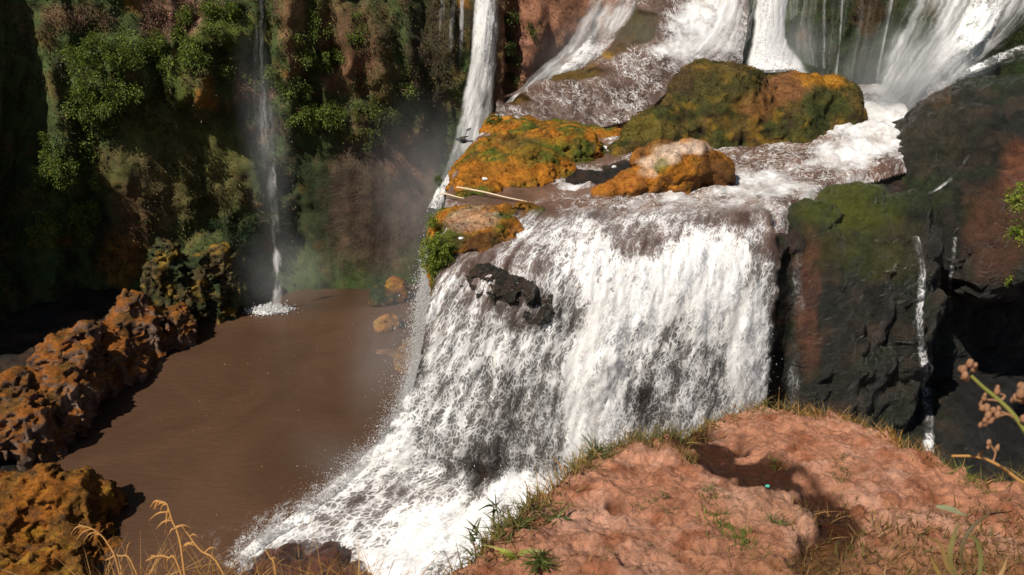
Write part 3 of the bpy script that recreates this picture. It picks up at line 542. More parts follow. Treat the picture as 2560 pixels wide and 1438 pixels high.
# ---- main waterfall
main = empty('waterfall', (2, 17, 0)); tag(main, 'broad white main waterfall pouring over the ledge beside the red earth', 'waterfall')
MDENS = [(1500, 800, 500, 400, .56, 1), (1690, 740, 200, 170, .95, 1), (1480, 640, 90, 70, .85, 1), (1780, 660, 120, 80, 1.0, 1), (1490, 960, 80, 270, 1.5, 1), (1430, 780, 60, 90, .38, .9), (1250, 1060, 110, 190, .33, 1), (1210, 1160, 60, 80, .25, 1), (1150, 950, 110, 140, .50, 1), (1260, 860, 120, 80, .62, 1), (1875, 880, 60, 180, 1.3, 1), (1690, 900, 70, 160, .46, .9),
         (1620, 1020, 60, 80, .30, 1), (1760, 960, 60, 120, .50, .8), (1350, 980, 60, 150, .42, .8), (1050, 820, 60, 160, .70, .9), (960, 1000, 100, 120, .74, 1), (880, 1150, 120, 90, .80, 1), (1000, 1120, 60, 80, .85, 1), (720, 1300, 170, 60, .78, 1), (640, 1370, 70, 60, .7, 1), (900, 1290, 220, 50, .40, 1), (740, 1400, 130, 45, .16, 1), (960, 1270, 60, 30, .42, .8), (1130, 1320, 200, 80, .97, 1), (1000, 1400, 120, 60, .98, 1), (1330, 1230, 130, 50, .98, 1),
         (1600, 600, 100, 50, .22, .9), (1420, 580, 60, 40, .55, 1), (1230, 650, 150, 60, .16, 1), (1280, 740, 120, 60, .26, 1), (1300, 795, 55, 36, .2, 1), (1330, 690, 40, 60, .5, .7), (1400, 690, 50, 70, .55, .8), (1180, 650, 110, 40, .22, 1), (1330, 640, 100, 40, .45, .8), (1930, 620, 40, 60, .18, 1), (1800, 545, 110, 30, .28, .8), (1880, 540, 140, 34, .2, .9), (1900, 700, 60, 60, .55, .8), (1950, 760, 30, 200, .5, .6)]
def bulge_at(Q):
    x, y = project(Q); x = x + 40 * fbm(Q * .9, 3, 610); y = y + 35 * fbm(Q * .9 + 4, 3, 611)
    return sst(0, .7, 1 - ((x - 1290) / 150) ** 2 - ((y - 735) / 95) ** 2)
def main_sheet(name, off, seed, nu, nv, dscale, dshift, body, mat, amp=1.):
    Gs = patch(MAINC, nv, nu); Ns = grid_normals(Gs)
    if Ns[nv // 2, nu // 2, 1] > 0: Ns = -Ns
    rr = np.linspace(0, 6, nv)[:, None] * np.ones((1, nu)); across = np.r_[0, np.cumsum(np.linalg.norm(np.diff(Gs[nv // 3], axis=0), axis=1))][None] * np.ones((nv, 1))
    along = np.concatenate([np.zeros((1, nu)), np.cumsum(np.linalg.norm(np.diff(Gs, axis=0), axis=2), axis=0)], 0)
    S = np.stack([across, along, 0 * across], -1)
    bx, by = project(Gs); bul = bulge_at(Gs)
    D = off + amp * (.16 * fbm(S * (1.1, .35, 1), 3, seed) + .10 * fbm(S * (3.2, .8, 1), 4, seed + 5) + .05 * fbm(S * (8, 3, 1), 3, seed + 9)) * sst(.2, 2., rr) + bul * .12 + amp * .12 * fbm(S * 1.8, 3, seed + 12) * (1 - sst(1.2, 2.2, rr)) + .25 * amp * fbm(S * 1.2, 4, seed + 14) * sst(5., 5.7, rr)
    Gs = Gs + Ns * D[..., None]
    foam = pixmask(Gs, MDENS, 7, base=.45) * dscale + dshift
    foam = np.where(foam < .9, foam * .75 - .04, foam)
    ed = np.minimum(across, across[:, -1:] - across) + .34 * fbm(S * (.5, 1.6, 1), 4, seed + 15) + .05 - .75 * np.clip(fbm(S * (1.6, 2.4, 1), 5, seed + 25, .65) + .12, 0, 1) * sst(2.5, 4., rr) * sst(1.6, .2, across)
    ee = sst(.0, .40 - .2 * sst(3, 5, rr), ed + .15 * sst(3, 5, rr)); foam = foam * ee
    bf = sst(.05, .75, rr + .5 * fbm(S * (.7, .7, 1), 3, seed + 21)); foam = foam * (bf * .85 + .15) * sst(.02, .2, rr)
    endf = sst(6., 5.7, rr + .25 * fbm(S * 1.5, 3, seed + 16)); foam *= endf
    bd = body * (.10 + .90 * (1 - sst(1.6, 3.0, rr + .5 * fbm(S * .9, 2, seed + 18)))) * sst(.1, .5, ee); bd = np.maximum(bd, body * .45 * sst(.2, .6, bul)); bd = np.maximum(bd, body * .75 * sst(4.7, 5.2, rr) * sst(5.98, 5.6, rr) * .6 * sst(.2, .6, ee)) 
    bd = bd * bf
    uv = np.stack([across + seed + .30 * np.minimum(along, 5.), along * .8 + seed], -1)
    o = mesh_np(name, Gs, grid_faces(nv, nu)[:, ::-1], mat, None, dict(foam=foam, body=bd), uv, main)
    return Gs, Ns, foam, rr
MG, MN, MF, MR = main_sheet('water_sheet', .06, 400, 240, 330, 1., 0., .95, M_FALL)
main_sheet('water_sheet', -.16, 430, 150, 220, .62, -.04, .3, M_FALL, 1.2)

main_sheet('water_sheet', .30, 460, 150, 220, .50, -.13, 0., M_FALL, 1.7)
# ---- droplets
OCT = np.array([(1, 0, 0), (-1, 0, 0), (0, 1, 0), (0, -1, 0), (0, 0, 1), (0, 0, -1)], float)
OF = np.array([(0, 2, 4), (2, 1, 4), (1, 3, 4), (3, 0, 4), (2, 0, 5), (1, 2, 5), (3, 1, 5), (0, 3, 5)])
def drops(name, P, size, vel, stretch, mat, parent, kind='stuff'):
    n = len(P); v = vel / (np.linalg.norm(vel, axis=1, keepdims=True) + 1e-6)
    a = np.cross(v, rng.normal(size=(n, 3))); a /= np.linalg.norm(a, axis=1, keepdims=True) + 1e-6; b_ = np.cross(v, a)
    W = P[:, None] + size[:, None, None] * (OCT[None, :, 0:1] * a[:, None] + OCT[None, :, 1:2] * b_[:, None] + OCT[None, :, 2:3] * v[:, None] * stretch[:, None, None])
    Fq = (OF[None] + (np.arange(n) * 6)[:, None, None]).reshape(-1, 3)
    o = mesh_np(name, W.reshape(-1, 3), Fq, mat, parent=parent); o['kind'] = kind; return o
m, nt = new_mat('water_droplets'); p = nd(nt, 'BsdfPrincipled', Base__Color=(.9, .9, .9, 1), Roughness=.3); t_ = nd(nt, 'BsdfTranslucent', Color=(.9, .9, .9, 1)); nd(nt, 'OutputMaterial', Surface=nd(nt, 'MixShader', _0=.5, _1=p.outputs[0], _2=t_.outputs[0]).outputs[0]); M_DROP = m
def spray_from(Gs, Ns, W, n, out, sz, fall=.3):
    w = W.ravel() / W.sum(); i = rng.choice(len(w), n, p=w); p = Gs.reshape(-1, 3)[i] + rng.normal(0, .05, (n, 3)); nn = Ns.reshape(-1, 3)[i]
    p = p + nn * (rng.exponential(out, n))[:, None]; s = sz * np.exp(rng.normal(0, .4, n)); return p, s
p1, s1 = spray_from(MG, MN, np.clip(MF, 0, 1) * sst(1.2, 2.5, MR) * (MR < 5.6), 3500, .16, .006)
drops('droplets', p1, s1, np.array([(0, -.2, -1.)]) + rng.normal(0, .25, (len(p1), 3)), 1 + rng.random(len(p1)) * 1.6, M_DROP, main)
# burst thrown out over the pool along the left foot
q = cr([(-2.2, 16.7, 4.2), (-2.7, 16.7, 2.6), (-3.4, 16.6, 1.6), (-4.2, 16.1, .85), (-5.2, 15.3, .4), (-6.3, 14.4, .1)], 400)
n = 26000; wb = np.clip(.35 + 1.3 * gnoise(np.c_[np.arange(400) / 34., np.zeros(400), np.zeros(400)], 630), .04, 1); i = rng.choice(400, n, p=wb / wb.sum()); r_ = rng.exponential(.13, n) * (.35 + 1.1 * wb[i]) * (1 + 1.2 * np.exp(-((i / 400 - .55) / .2) ** 2)); an = rng.normal(R(150), .5, n)
pp = q[i] + np.stack([np.cos(an) * r_ * 1.1, np.sin(an) * r_ * .5, np.abs(rng.normal(0, .28, n)) * np.exp(-r_) + .1 * rng.normal(size=n)], 1); pp[:, 2] = np.maximum(pp[:, 2], .02)
drops('splash', pp, .0036 * np.exp(rng.normal(0, .5, n)), rng.normal(size=(n, 3)) + (-.6, -.2, .3), 1 + rng.random(n) * 2, M_DROP, main)
# foam churning on the pool along the foot
qf = cr([(-2.4, 17.6, .015), (-3.8, 17.3, .015), (-4.9, 16.6, .015), (-5.9, 15.6, .015), (-7.0, 14.2, .015)], 160); oc = np.linspace(-.8, 1.7, 50); nq = unit_ = np.gradient(qf, axis=0); nq = np.stack([nq[:, 1], -nq[:, 0], 0 * nq[:, 0]], 1); nq /= np.linalg.norm(nq, axis=1, keepdims=True); nq *= np.sign(nq[:, :1] * -1)
FG = qf[:, None] + nq[:, None] * oc[None, :, None]; fo = (.42 - .42 * (oc / 1.4))[None] + .35 * fbm(FG * 1.1, 4, 640); fo = np.clip(fo, 0, .6) * sst(1.7, 1.2, oc)[None] * sst(-.8, -.5, oc)[None] * sst(0, .15, np.linspace(0, 1, 160))[:, None] * sst(1, .9, np.linspace(0, 1, 160))[:, None]
mesh_np('pool_foam', FG + np.array([0, 0, 1]) * (.02 * fbm(FG * 3, 3, 641))[..., None], grid_faces(160, 50), M_SLIDE, None, dict(foam=fo, body=0 * fo), FG[..., :2] * 1.4, main)
# ---- thin curtain of drops off the left rim
cur = empty('waterfall', (-2.5, 20, 0)); tag(cur, 'thin curtain of falling drops left of the mossy lip, in front of the pool', 'waterfall')
n = 22000; yy = rng.uniform(18.0, 23.0, n); tz = rng.random(n) ** .8; z = 6.3 * (1 - tz); fallx = -2.0 - .55 * np.sqrt(tz) - .5 * tz * rng.random(n) - rng.exponential(.16, n) * (0.3 + tz)
pp = np.stack([fallx - .12 * (yy < 19) * tz, yy - .2 * tz, np.maximum(z, .03)], 1)
drops('droplets', pp, .0065 * np.exp(rng.normal(0, .4, n)), np.array([(-.1, 0, -1.)]) + rng.normal(0, .2, (n, 3)), 1 + rng.random(n) * 2.5, M_DROP, cur)

# ---- the other falls: edge lines given in the photo, distance from the wall or ledge they touch
def sheet(parent, name, Lp, Rp, ys, dens, mat, body=0., nu=60, nv=160, seed=0, bulge=.12, amp=.06, base=.5, jit=8, edge=.18, ends=(0, 0), drape=None):
    Lw = np.array([at_y(x, y, d_) for (x, y), d_ in zip(Lp, ys)]); Rw = np.array([at_y(x, y, d_) for (x, y), d_ in zip(Rp, ys)])
    Lc, Rc = cr(Lw, nv), cr(Rw, nv); t = np.linspace(0, 1, nu)
    Gs = Lc[:, None] * (1 - t)[None, :, None] + Rc[:, None] * t[None, :, None]; Ns = grid_normals(Gs)
    if Ns[nv // 2, nu // 2, 1] > 0: Ns = -Ns
    wid = np.linalg.norm(Rc - Lc, axis=1)[:, None]; along = np.r_[0, np.cumsum(np.linalg.norm(np.diff((Lc + Rc) / 2, axis=0), axis=1))][:, None] * np.ones((1, nu))
    across = t[None] * wid; S = np.stack([across * 1., along, 0 * across], -1) + seed
    Gs = Gs + Ns * (bulge * np.sin(t * np.pi)[None] + amp * 2 * fbm(S * (2.2, .5, 1), 4, seed + 500))[..., None]
    if drape is not None:
        o0 = Vector((0, 0, CZ)); Q = Gs.reshape(-1, 3)
        for i_, q_ in enumerate(Q):
            d_ = (Vector(q_) - o0).normalized(); h_ = drape.ray_cast(o0, d_)
            if h_[0] is not None: Q[i_] = np.array(h_[0] + h_[1] * .035 * (1 if h_[1].dot(d_) < 0 else -1))
        Gs = Q.reshape(Gs.shape)
    foam = pixmask(Gs, dens, jit, base=base, seed=seed + 3)
    ed = np.minimum(t, 1 - t)[None] + .12 * fbm(S * (.3, 1.1, 1), 4, seed + 510); foam = foam * sst(0, edge, ed)
    if ends[0]: foam *= sst(0, ends[0], along)
    if ends[1]: foam *= sst(along.max(), along.max() - ends[1], along)
    o = mesh_np(name, Gs, grid_faces(nv, nu)[:, ::-1], mat, None, dict(foam=foam, body=np.full(foam.shape, body) * sst(0, edge, ed)), np.stack([t[None] * wid.mean() * np.ones((nv, 1)) + seed, along + seed], -1), parent)
    return Gs, Ns, foam
def fall(label, loc): 
    o = empty('waterfall', loc); tag(o, label, 'waterfall'); return o
f = fall('tall narrow white waterfall beside the brown cliff, behind the bird', at_y(1150, 420, 31))
sheet(f, 'water_sheet', [(1180, -60), (1174, 100), (1150, 250), (1125, 360), (1085, 480)], [(1258, -60), (1250, 100), (1240, 250), (1215, 350), (1170, 460)], [30.9, 30.8, 30.7, 30.4, 30], [(1205, 100, 42, 170, .85, 1), (1180, 260, 25, 120, .75, 1), (1165, 350, 14, 60, .6, 1), (1220, 300, 20, 80, .4, 1)], M_VEIL, seed=1, base=.32)
sheet(f, 'water_sheet', [(1188, -60), (1182, 80), (1166, 220), (1148, 330)], [(1246, -60), (1238, 80), (1210, 220), (1180, 330)], [30.7, 30.6, 30.4, 30.2], [(1210, 60, 30, 130, .62, 1)], M_CASC, seed=2, base=.12, ends=(0, 1.5), nu=50)
for k, (x0, x1, yb, w, dn) in enumerate([(1135, 1122, 210, 7, .5), (1160, 1146, 230, 8, .55), (1108, 1100, 170, 10, .3)]):
    f = fall(['thin strand of water just left of the tall narrow waterfall', 'thin strand of water touching the left edge of the tall narrow waterfall', 'faintest strand of water on the dark cliff left of the tall waterfall'][k if k == 2 else 1 - k], at_y(x1, yb, 31.4))
    sheet(f, 'water_sheet', [(x0 - w, -60), ((x0 + x1) / 2 - w, 80), (x1 - w, yb)], [(x0 + w, -60), ((x0 + x1) / 2 + w, 80), (x1 + w, yb)], [31, 31, 31], [], M_VEIL, seed=3 + k, base=dn * .9, nu=14, nv=80, ends=(0, 3), edge=.4, drape=BVH_C)
f = fall('slanting white waterfall sliding down left behind the mossy slope', at_y(1240, 300, 30))
sheet(f, 'water_sheet', [(1490, -50), (1412, 100), (1345, 165), (1268, 248), (1216, 318)], [(1650, -50), (1528, 122), (1410, 200), (1310, 264), (1246, 312)], [33.0, 32.0, 31.2, 30.3, 29.5], [(1560, 50, 80, 40, .75, 1), (1480, 140, 60, 30, .9, 1), (1420, 180, 60, 22, .85, 1), (1330, 240, 50, 16, .85, 1), (1280, 275, 40, 12, .9, 1), (1380, 170, 30, 30, .45, .8), (1460, 70, 50, 60, .35, .8)], M_VEIL, seed=8, base=.35, nu=70)
sheet(f, 'water_sheet', [(1560, -50), (1450, 110), (1385, 180), (1300, 252), (1232, 312)], [(1645, -50), (1526, 122), (1408, 200), (1308, 266), (1246, 314)], [32.8, 31.8, 31.0, 30.1, 29.4], [(1480, 150, 120, 50, .5, 1), (1330, 240, 60, 30, .62, 1)], M_CASC, seed=9, base=.18, nu=60)
f = fall('short white spill dropping past the left end of the mossy mound', at_y(1120, 450, 27))
sheet(f, 'water_sheet', [(1212, 326), (1170, 375), (1130, 420), (1092, 470), (1066, 520)], [(1262, 330), (1222, 385), (1176, 432), (1132, 476), (1096, 530)], [28.6, 27.6, 26.4, 25.0, 24.2], [(1190, 385, 60, 60, .8, 1), (1080, 510, 30, 30, .4, 1)], M_CASC, seed=11, base=.45, nu=36)
f = fall('foaming cascade that fans out over the sloping rock at the back', at_y(1700, 200, 30))
# lacy sheet over the slope
LU = patch([b, mid, [p * .25 + q * .75 + (0, -.12, .12) for p, q in zip(b, t)], [p * .06 + q * .94 + (0, -.05, .05) for p, q in zip(b, t)]], 150, 220)[::-1]; LN = grid_normals(LU)
if LN[70, 100, 1] > 0: LN = -LN
S = LU * 1.; LU = LU + LN * (.24 + .16 * fbm(S * (1.2, 1.2, 1.2), 4, 520) + .06 * fbm(S * 4, 3, 521))[..., None]
lf_ = pixmask(LU, [(1720, 90, 110, 90, .72, 1), (1760, 40, 60, 60, .85, 1), (1660, 110, 60, 40, .78, 1), (1560, 190, 90, 40, .30, 1), (1480, 230, 130, 40, .28, 1), (1560, 250, 50, 34, .50, 1), (1620, 215, 40, 20, .46, 1), (1330, 290, 90, 30, .26, 1), (1420, 285, 60, 30, .20, 1), (1400, 180, 150, 26, .0, 1), (1290, 250, 60, 16, .05, 1), (1600, 70, 80, 60, .0, 1), (1520, 120, 60, 30, .0, 1), (1850, 100, 50, 70, .55, 1)], 6, base=.28)
lb = sst(.06, .2, lf_) * .8
gu = np.stack([LU[..., 0] * .45 + LU[..., 2] * 1.0 + 3, LU[..., 0] * .9 - LU[..., 2] * .5], -1)
mesh_np('water_sheet', LU, grid_faces(150, 220)[:, ::-1], M_SLIDE, None, dict(foam=lf_, body=lb), gu, f)
sheet(f, 'water_sheet', [(1740, -60), (1690, 50), (1630, 110), (1570, 160)], [(1925, -60), (1910, 60), (1890, 130), (1830, 178)], [32.4, 31.4, 30.5, 29.9], [(1800, 20, 60, 80, .8, 1), (1720, 90, 90, 50, .6, 1)], M_VEIL, seed=50, base=.35, nu=60, ends=(0, 1.2), edge=.3)
f = fall('thick white waterfall dropping behind the largest mossy rock', at_y(1935, 165, 32))
sheet(f, 'water_sheet', [(1884, -60), (1882, 60), (1866, 130), (1850, 190)], [(1988, -60), (1968, 60), (1985, 120), (2040, 185)], [31.8, 31.5, 31.2, 30.7], [(1925, 60, 60, 160, 1.3, 1), (1940, 150, 90, 50, 1.4, 1), (1975, 60, 20, 80, .45, 1)], M_VEIL, seed=14, base=.6, bulge=.3)
sheet(f, 'water_sheet', [(1960, -60), (1962, 60), (1975, 150)], [(2060, -60), (2040, 60), (2050, 170)], [32.6, 32.5, 32.2], [], M_VEIL, seed=15, base=.22)
sheet(f, 'water_sheet', [(1885, -60), (1884, 60), (1872, 130), (1862, 180)], [(1960, -60), (1950, 60), (1968, 120), (2020, 175)], [31.6, 31.3, 31., 30.5], [], M_CASC, seed=16, base=.35)
f = fall('faint sheet added as haze over the wall between the two right waterfalls', at_y(2120, 190, 32.4))
sheet(f, 'water_sheet', [(1990, -60), (1990, 60), (2000, 200)], [(2330, -60), (2300, 60), (2240, 210)], [32.6, 32.4, 32.], [], M_VEIL, seed=52, base=.09, nu=80, edge=.3)  # wide faint veil added to haze the back wall
f = fall('wide misty waterfall slanting down at the upper right, behind the black rock', at_y(2250, 280, 30))
sheet(f, 'water_sheet', [(2270, -60), (2225, 60), (2180, 170), (2130, 300)], [(2660, -60), (2580, 60), (2440, 180), (2262, 330)], [32.2, 31.4, 30.4, 29], [(2440, 70, 60, 120, .6, 1), (2380, 140, 60, 60, .75, 1), (2290, 220, 90, 60, .85, 1), (2230, 280, 60, 50, .9, 1), (2540, 80, 60, 60, .35, 1), (2300, 60, 60, 80, .30, 1)], M_VEIL, seed=18, base=.55, nu=90)
sheet(f, 'water_sheet', [(2440, -60), (2390, 60), (2330, 150), (2240, 250)], [(2570, -60), (2500, 60), (2420, 140), (2300, 230)], [32., 31.1, 30.0, 28.8], [(2450, 60, 60, 80, .62, 1)], M_CASC, seed=19, base=.32)
sheet(f, 'water_sheet', [(2600, 90), (2500, 130), (2400, 172), (2310, 225)], [(2640, 125), (2540, 158), (2430, 200), (2330, 246)], [26.5, 26.6, 26.8, 27.2], [], M_CASC, seed=20, base=.22, nu=30)
for k, (x0, x1, yb, w, dn) in enumerate([(2108, 2088, 190, 5, .4), (2236, 2190, 200, 6, .45), (2060, 2056, 170, 7, .3)]):
    f = fall(['thin trickle on the dark wall right of the thick white waterfall', 'slanting trickle on the wall at the left of the misty waterfall', 'faint trickle brushing the right side of the thick white waterfall'][k], at_y(x1, yb, 32.8))
    sheet(f, 'water_sheet', [(x0 - w, -60), ((x0 + x1) / 2 - w, 80), (x1 - w, yb)], [(x0 + w, -60), ((x0 + x1) / 2 + w, 80), (x1 + w, yb)], [33, 33, 32.8], [], M_VEIL, seed=23 + k, base=dn * .9, nu=12, nv=80, edge=.4, drape=BVH_C)
f = fall('hazy plume of water falling free into the far end of the pool', at_z(690, 770, 0))
PL = ([(628, -60), (630, 100), (622, 260), (630, 400), (652, 520), (668, 640), (672, 700), (650, 778)], [(678, -60), (676, 100), (700, 260), (712, 400), (718, 520), (722, 640), (718, 700), (716, 778)])
sheet(f, 'water_sheet', *PL, [27.9] * 8, [(655, 60, 18, 100, .18, 1), (666, 330, 26, 100, .24, 1), (680, 460, 13, 45, .48, 1), (688, 560, 14, 60, .34, 1), (694, 650, 12, 36, .80, 1), (695, 745, 15, 40, .62, 1)], M_VEIL, seed=30, base=.13, nu=36, nv=220, jit=5, edge=.5)
sp = at_z(676, 776, 0); gr_ = np.linspace(-1, 1, 60); SX, SY = np.meshgrid(gr_, gr_, indexing='ij'); SG = np.stack([sp[0] + SX * .95, sp[1] + SY * .5 - .05, .02 + .05 * np.clip(1 - SX ** 2 - SY ** 2, 0, 1)], -1); sf = np.clip(1.25 * (1 - np.hypot(SX, SY)) + .5 * fbm(SG * 3, 3, 650), 0, 1.2) * sst(1, .8, np.hypot(SX, SY))
mesh_np('pool_foam', SG, grid_faces(60, 60), M_FALL, None, dict(foam=sf, body=0 * sf), SG[..., :2], f)
n = 1500; th = rng.uniform(0, 2 * np.pi, n); rr_ = np.abs(rng.normal(0, 1, n))
drops('splash', np.stack([sp[0] + np.cos(th) * rr_ * .42, sp[1] + np.sin(th) * rr_ * .22, np.abs(rng.normal(0, .06, n)) + .02], 1), .022 * np.exp(rng.normal(0, .4, n)), rng.normal(size=(n, 3)) + (0, 0, .5), 1 + rng.random(n), M_DROP, f)
f = fall('long thin trickle down the black rock face right of the main waterfall', at_y(2318, 1080, 18.7))
sheet(f, 'water_sheet', [(2270, 590), (2288, 680), (2280, 800), (2292, 920), (2298, 1010), (2300, 1130)], [(2298, 590), (2316, 680), (2308, 800), (2322, 920), (2336, 1010), (2340, 1130)], [18.2, 18.0, 17.9, 17.9, 17.9, 17.9], [], M_CASC, seed=34, base=.24, nu=20, nv=220, drape=BVH_R, edge=.35)
f = fall('shorter faint trickle on the rightmost edge of the black rock face', at_y(2375, 780, 18.9))
sheet(f, 'water_sheet', [(2376, 590), (2366, 680), (2362, 760), (2366, 840)], [(2392, 590), (2384, 680), (2378, 760), (2378, 840)], [18.4, 18.3, 18.2, 18.2], [], M_CASC, seed=36, base=.2, nu=14, nv=110, drape=BVH_R, edge=.35, ends=(0, 1))
f = fall('tiny runnel slanting across the face of the black rock shoulder', at_y(2320, 480, 21))
sheet(f, 'water_sheet', [(2416, 385), (2380, 430), (2345, 462), (2312, 478)], [(2422, 392), (2388, 440), (2350, 472), (2318, 486)], [21, 21, 21, 21], [], M_CASC, seed=38, base=.12, nu=10, nv=80, drape=BVH_R, edge=.35)
f = fall('glistening film of water right beside the main waterfall', at_y(2050, 900, 18.7))
sheet(f, 'water_sheet', [(1975, 600), (1968, 750), (1960, 900), (1958, 1060)], [(2010, 600), (2020, 750), (2010, 900), (2005, 1060)], [18.2] * 4, [], M_CASC, seed=41, base=.08, nu=24, nv=160, drape=BVH_R, edge=.4)

# ================================================================ PLANTS
def unit(v): return v / (np.linalg.norm(v, axis=-1, keepdims=True) + 1e-9)
def leaves(name, P, D, L, W, col, mat, parent=None, fold=.25):
    """one folded diamond leaf per point: P base, D direction (unit), L length, W width"""
    n = len(P); side = unit(np.cross(D, unit(rng.normal(size=(n, 3)) + (0, 0, .8)))); up = np.cross(side, D)
    L = np.broadcast_to(L, (n,))[:, None]; W = np.broadcast_to(W, (n,))[:, None]
    mid_ = P + D * L * .45 + up * W * fold
    V = np.stack([P, mid_ + side * W * .5, P + D * L - np.array([0, 0, 1]) * L * .12, mid_ - side * W * .5], 1)
    base = (np.arange(n) * 4)[:, None]
    F = np.concatenate([base + [0, 1, 2], base + [0, 2, 3]], 0)
    return mesh_np(name, V.reshape(-1, 3), F, mat, np.repeat(col, 4, 0), None, None, parent, smooth=False)
def blades(name, P, D, H, W, bend, col, mat, parent=None, segs=4):
    """tapering bent blades, P base, D upward direction, bend = sideways vector at the tip"""
    n = len(P); t = np.linspace(0, 1, segs + 1); side = unit(np.cross(D, rng.normal(size=(n, 3)))) 
    H = np.broadcast_to(H, (n,))[:, None, None]; W = np.broadcast_to(W, (n,))[:, None, None]
    c = P[:, None] + D[:, None] * H * (t[None, :, None] - .25 * t[None, :, None] ** 2 * np.linalg.norm(bend, axis=1)[:, None, None]) + bend[:, None] * H * (t ** 2)[None, :, None]
    w = W * (1 - t[None, :, None] ** 1.5 * .92) * .5
    V = np.stack([c - side[:, None] * w, c + side[:, None] * w], 2).reshape(n, -1, 3); k = 2 * (segs + 1)
    f = np.array([(2 * i, 2 * i + 1, 2 * i + 3, 2 * i + 2) for i in range(segs)]); F = (f[None] + (np.arange(n) * k)[:, None, None]).reshape(-1, 4)
    cc = np.repeat(col, k, 0)
    return mesh_np(name, V.reshape(-1, 3), F, mat, cc, None, None, parent, smooth=False)
def tube(name, pts, r, mat, parent=None, col=None, sides=6, m=None):
    pts = cr(np.asarray(pts, float), m or 4 * len(pts)); n = len(pts); tg = unit(np.gradient(pts, axis=0)); a = unit(np.cross(tg, (.3, .2, .93))); b_ = np.cross(tg, a)
    rr = np.interp(np.linspace(0, 1, n), np.linspace(0, 1, np.size(r)), np.atleast_1d(r)); th = np.linspace(0, 2 * np.pi, sides, endpoint=False)
    V = pts[:, None] + rr[:, None, None] * (np.cos(th)[None, :, None] * a[:, None] + np.sin(th)[None, :, None] * b_[:, None])
    i = np.arange(n * sides).reshape(n, sides); j = np.roll(i, -1, 1)
    F = np.stack([i[:-1], j[:-1], j[1:], i[1:]], -1).reshape(-1, 4)
    V = V.reshape(-1, 3); cc = None if col is None else np.zeros((len(V), 3)) + col
    return mesh_np(name, V, F, mat, cc, None, None, parent)
M_STEM = plain_mat('plant_stem', (.16, .10, .045), .8, .2)
GA, GB, GC = np.array((.17, .22, .032)), np.array((.07, .115, .022)), np.array((.28, .31, .05))
def leafcol(n, a, b_, c_=None, k=.12):
    t = rng.random((n, 1)); c = a * (1 - t) + b_ * t
    if c_ is not None: m_ = rng.random((n, 1)) < k; c = np.where(m_, c_, c)
    return c * rng.uniform(.7, 1.3, (n, 1))
cl_flat = CLIFF.reshape(-1, 3); cn_flat = NCL.reshape(-1, 3); cpf, cqf = cpx.ravel(), cpy.ravel()
def cliff_shrub(label, regs, n, leaf=.11, out=.5, cols=(GB, GA, GC), nclump=30, hang=.3, name='cliff_shrub', spread=.2):
    m_ = np.zeros(len(cl_flat), bool)
    for (x, y, rx, ry) in regs: m_ |= ((cpf - x) / rx) ** 2 + ((cqf - y) / ry) ** 2 < 1
    idx = np.nonzero(m_)[0]
    if len(idx) == 0: print('EMPTY', label); return
    n = int(n * 1.7); leaf *= .82; nclump = int(nclump * 1.25)
    ci = rng.choice(idx, nclump); cen = cl_flat[ci] + cn_flat[ci] * (rng.random((nclump, 1)) ** 1.2 * out + .05); cs = rng.uniform(.6, 1.35, nclump) * spread
    k = rng.integers(0, nclump, n); v = unit(rng.normal(size=(n, 3))) * (rng.random((n, 1)) ** .45); P = cen[k] + v * (cs[k][:, None] * (1.15, 1., .85)) - np.array([(0, 0, 1)]) * (rng.random((n, 1)) ** 2 * hang)
    D = unit(v * .7 + cn_flat[ci][k] * .55 + rng.normal(0, .35, (n, 3)) + (0, 0, -.25))
    root = cl_flat[idx].mean(0); e = empty(name, root); tag(e, label, 'shrub' if 'shrub' in name else 'plant')
    leaves('foliage', P, D, leaf * rng.uniform(.7, 1.35, n), leaf * .55 * rng.uniform(.7, 1.3, n), leafcol(n, *cols), M_LEAF, e)['kind'] = 'stuff'
    st_ = []
    for q in range(min(nclump, 10)):
        a_ = cl_flat[ci[q]]; b_ = cen[q]; tube('stem', [a_ - cn_flat[ci[q]] * .1, (a_ + b_) / 2 + (0, 0, -.06), b_], [.018, .008], M_STEM, e, sides=4, m=5)
    return e
cliff_shrub('broad leafy green shrub crowning the dark hollow at the upper left', [(290, 150, 95, 60), (400, 125, 90, 35), (480, 110, 40, 30), (250, 210, 50, 50)], 6500, .11, .8, nclump=62, spread=.27)
cliff_shrub('trailing green shrub hanging below the broad upper left shrub', [(270, 260, 35, 50), (250, 235, 30, 30), (262, 300, 18, 30)], 1300, .10, .5, nclump=14)
cliff_shrub('green bush at the top edge left of the hazy plume', [(540, 40, 65, 28), (500, 60, 30, 25)], 1700, .10, .5, nclump=20)
cliff_shrub('tall pale green creeper on the far left of the cliff', [(140, 420, 34, 80), (125, 490, 26, 40)], 1800, .11, .5, nclump=22)
cliff_shrub('second creeper hanging to the right of the tall pale creeper', [(210, 370, 24, 60), (225, 440, 18, 50)], 1100, .10, .4, nclump=14)
cliff_shrub('round fern bush midway up the left of the cliff', [(180, 510, 42, 34), (190, 560, 24, 24)], 1500, .10, .5, nclump=14)
cliff_shrub('small bright yellow green bush under the creepers at left', [(122, 580, 24, 32)], 800, .10, .4, cols=(GA, GC, GC), nclump=9)
cliff_shrub('lone small bush at the left edge of the cliff', [(38, 580, 22, 28)], 500, .10, .3, nclump=6)
cliff_shrub('leafy bush right behind the hazy plume', [(690, 190, 34, 30), (600, 170, 50, 16)], 1000, .09, .4, nclump=14)
cliff_shrub('green ivy band under the dark ledge right of the plume', [(790, 285, 70, 26), (760, 265, 30, 20)], 1900, .10, .5, nclump=24)
cliff_shrub('ivy strip climbing between the two brown pillars', [(770, 110, 40, 60), (790, 30, 30, 50), (730, 210, 24, 24)], 1500, .09, .4, nclump=22)
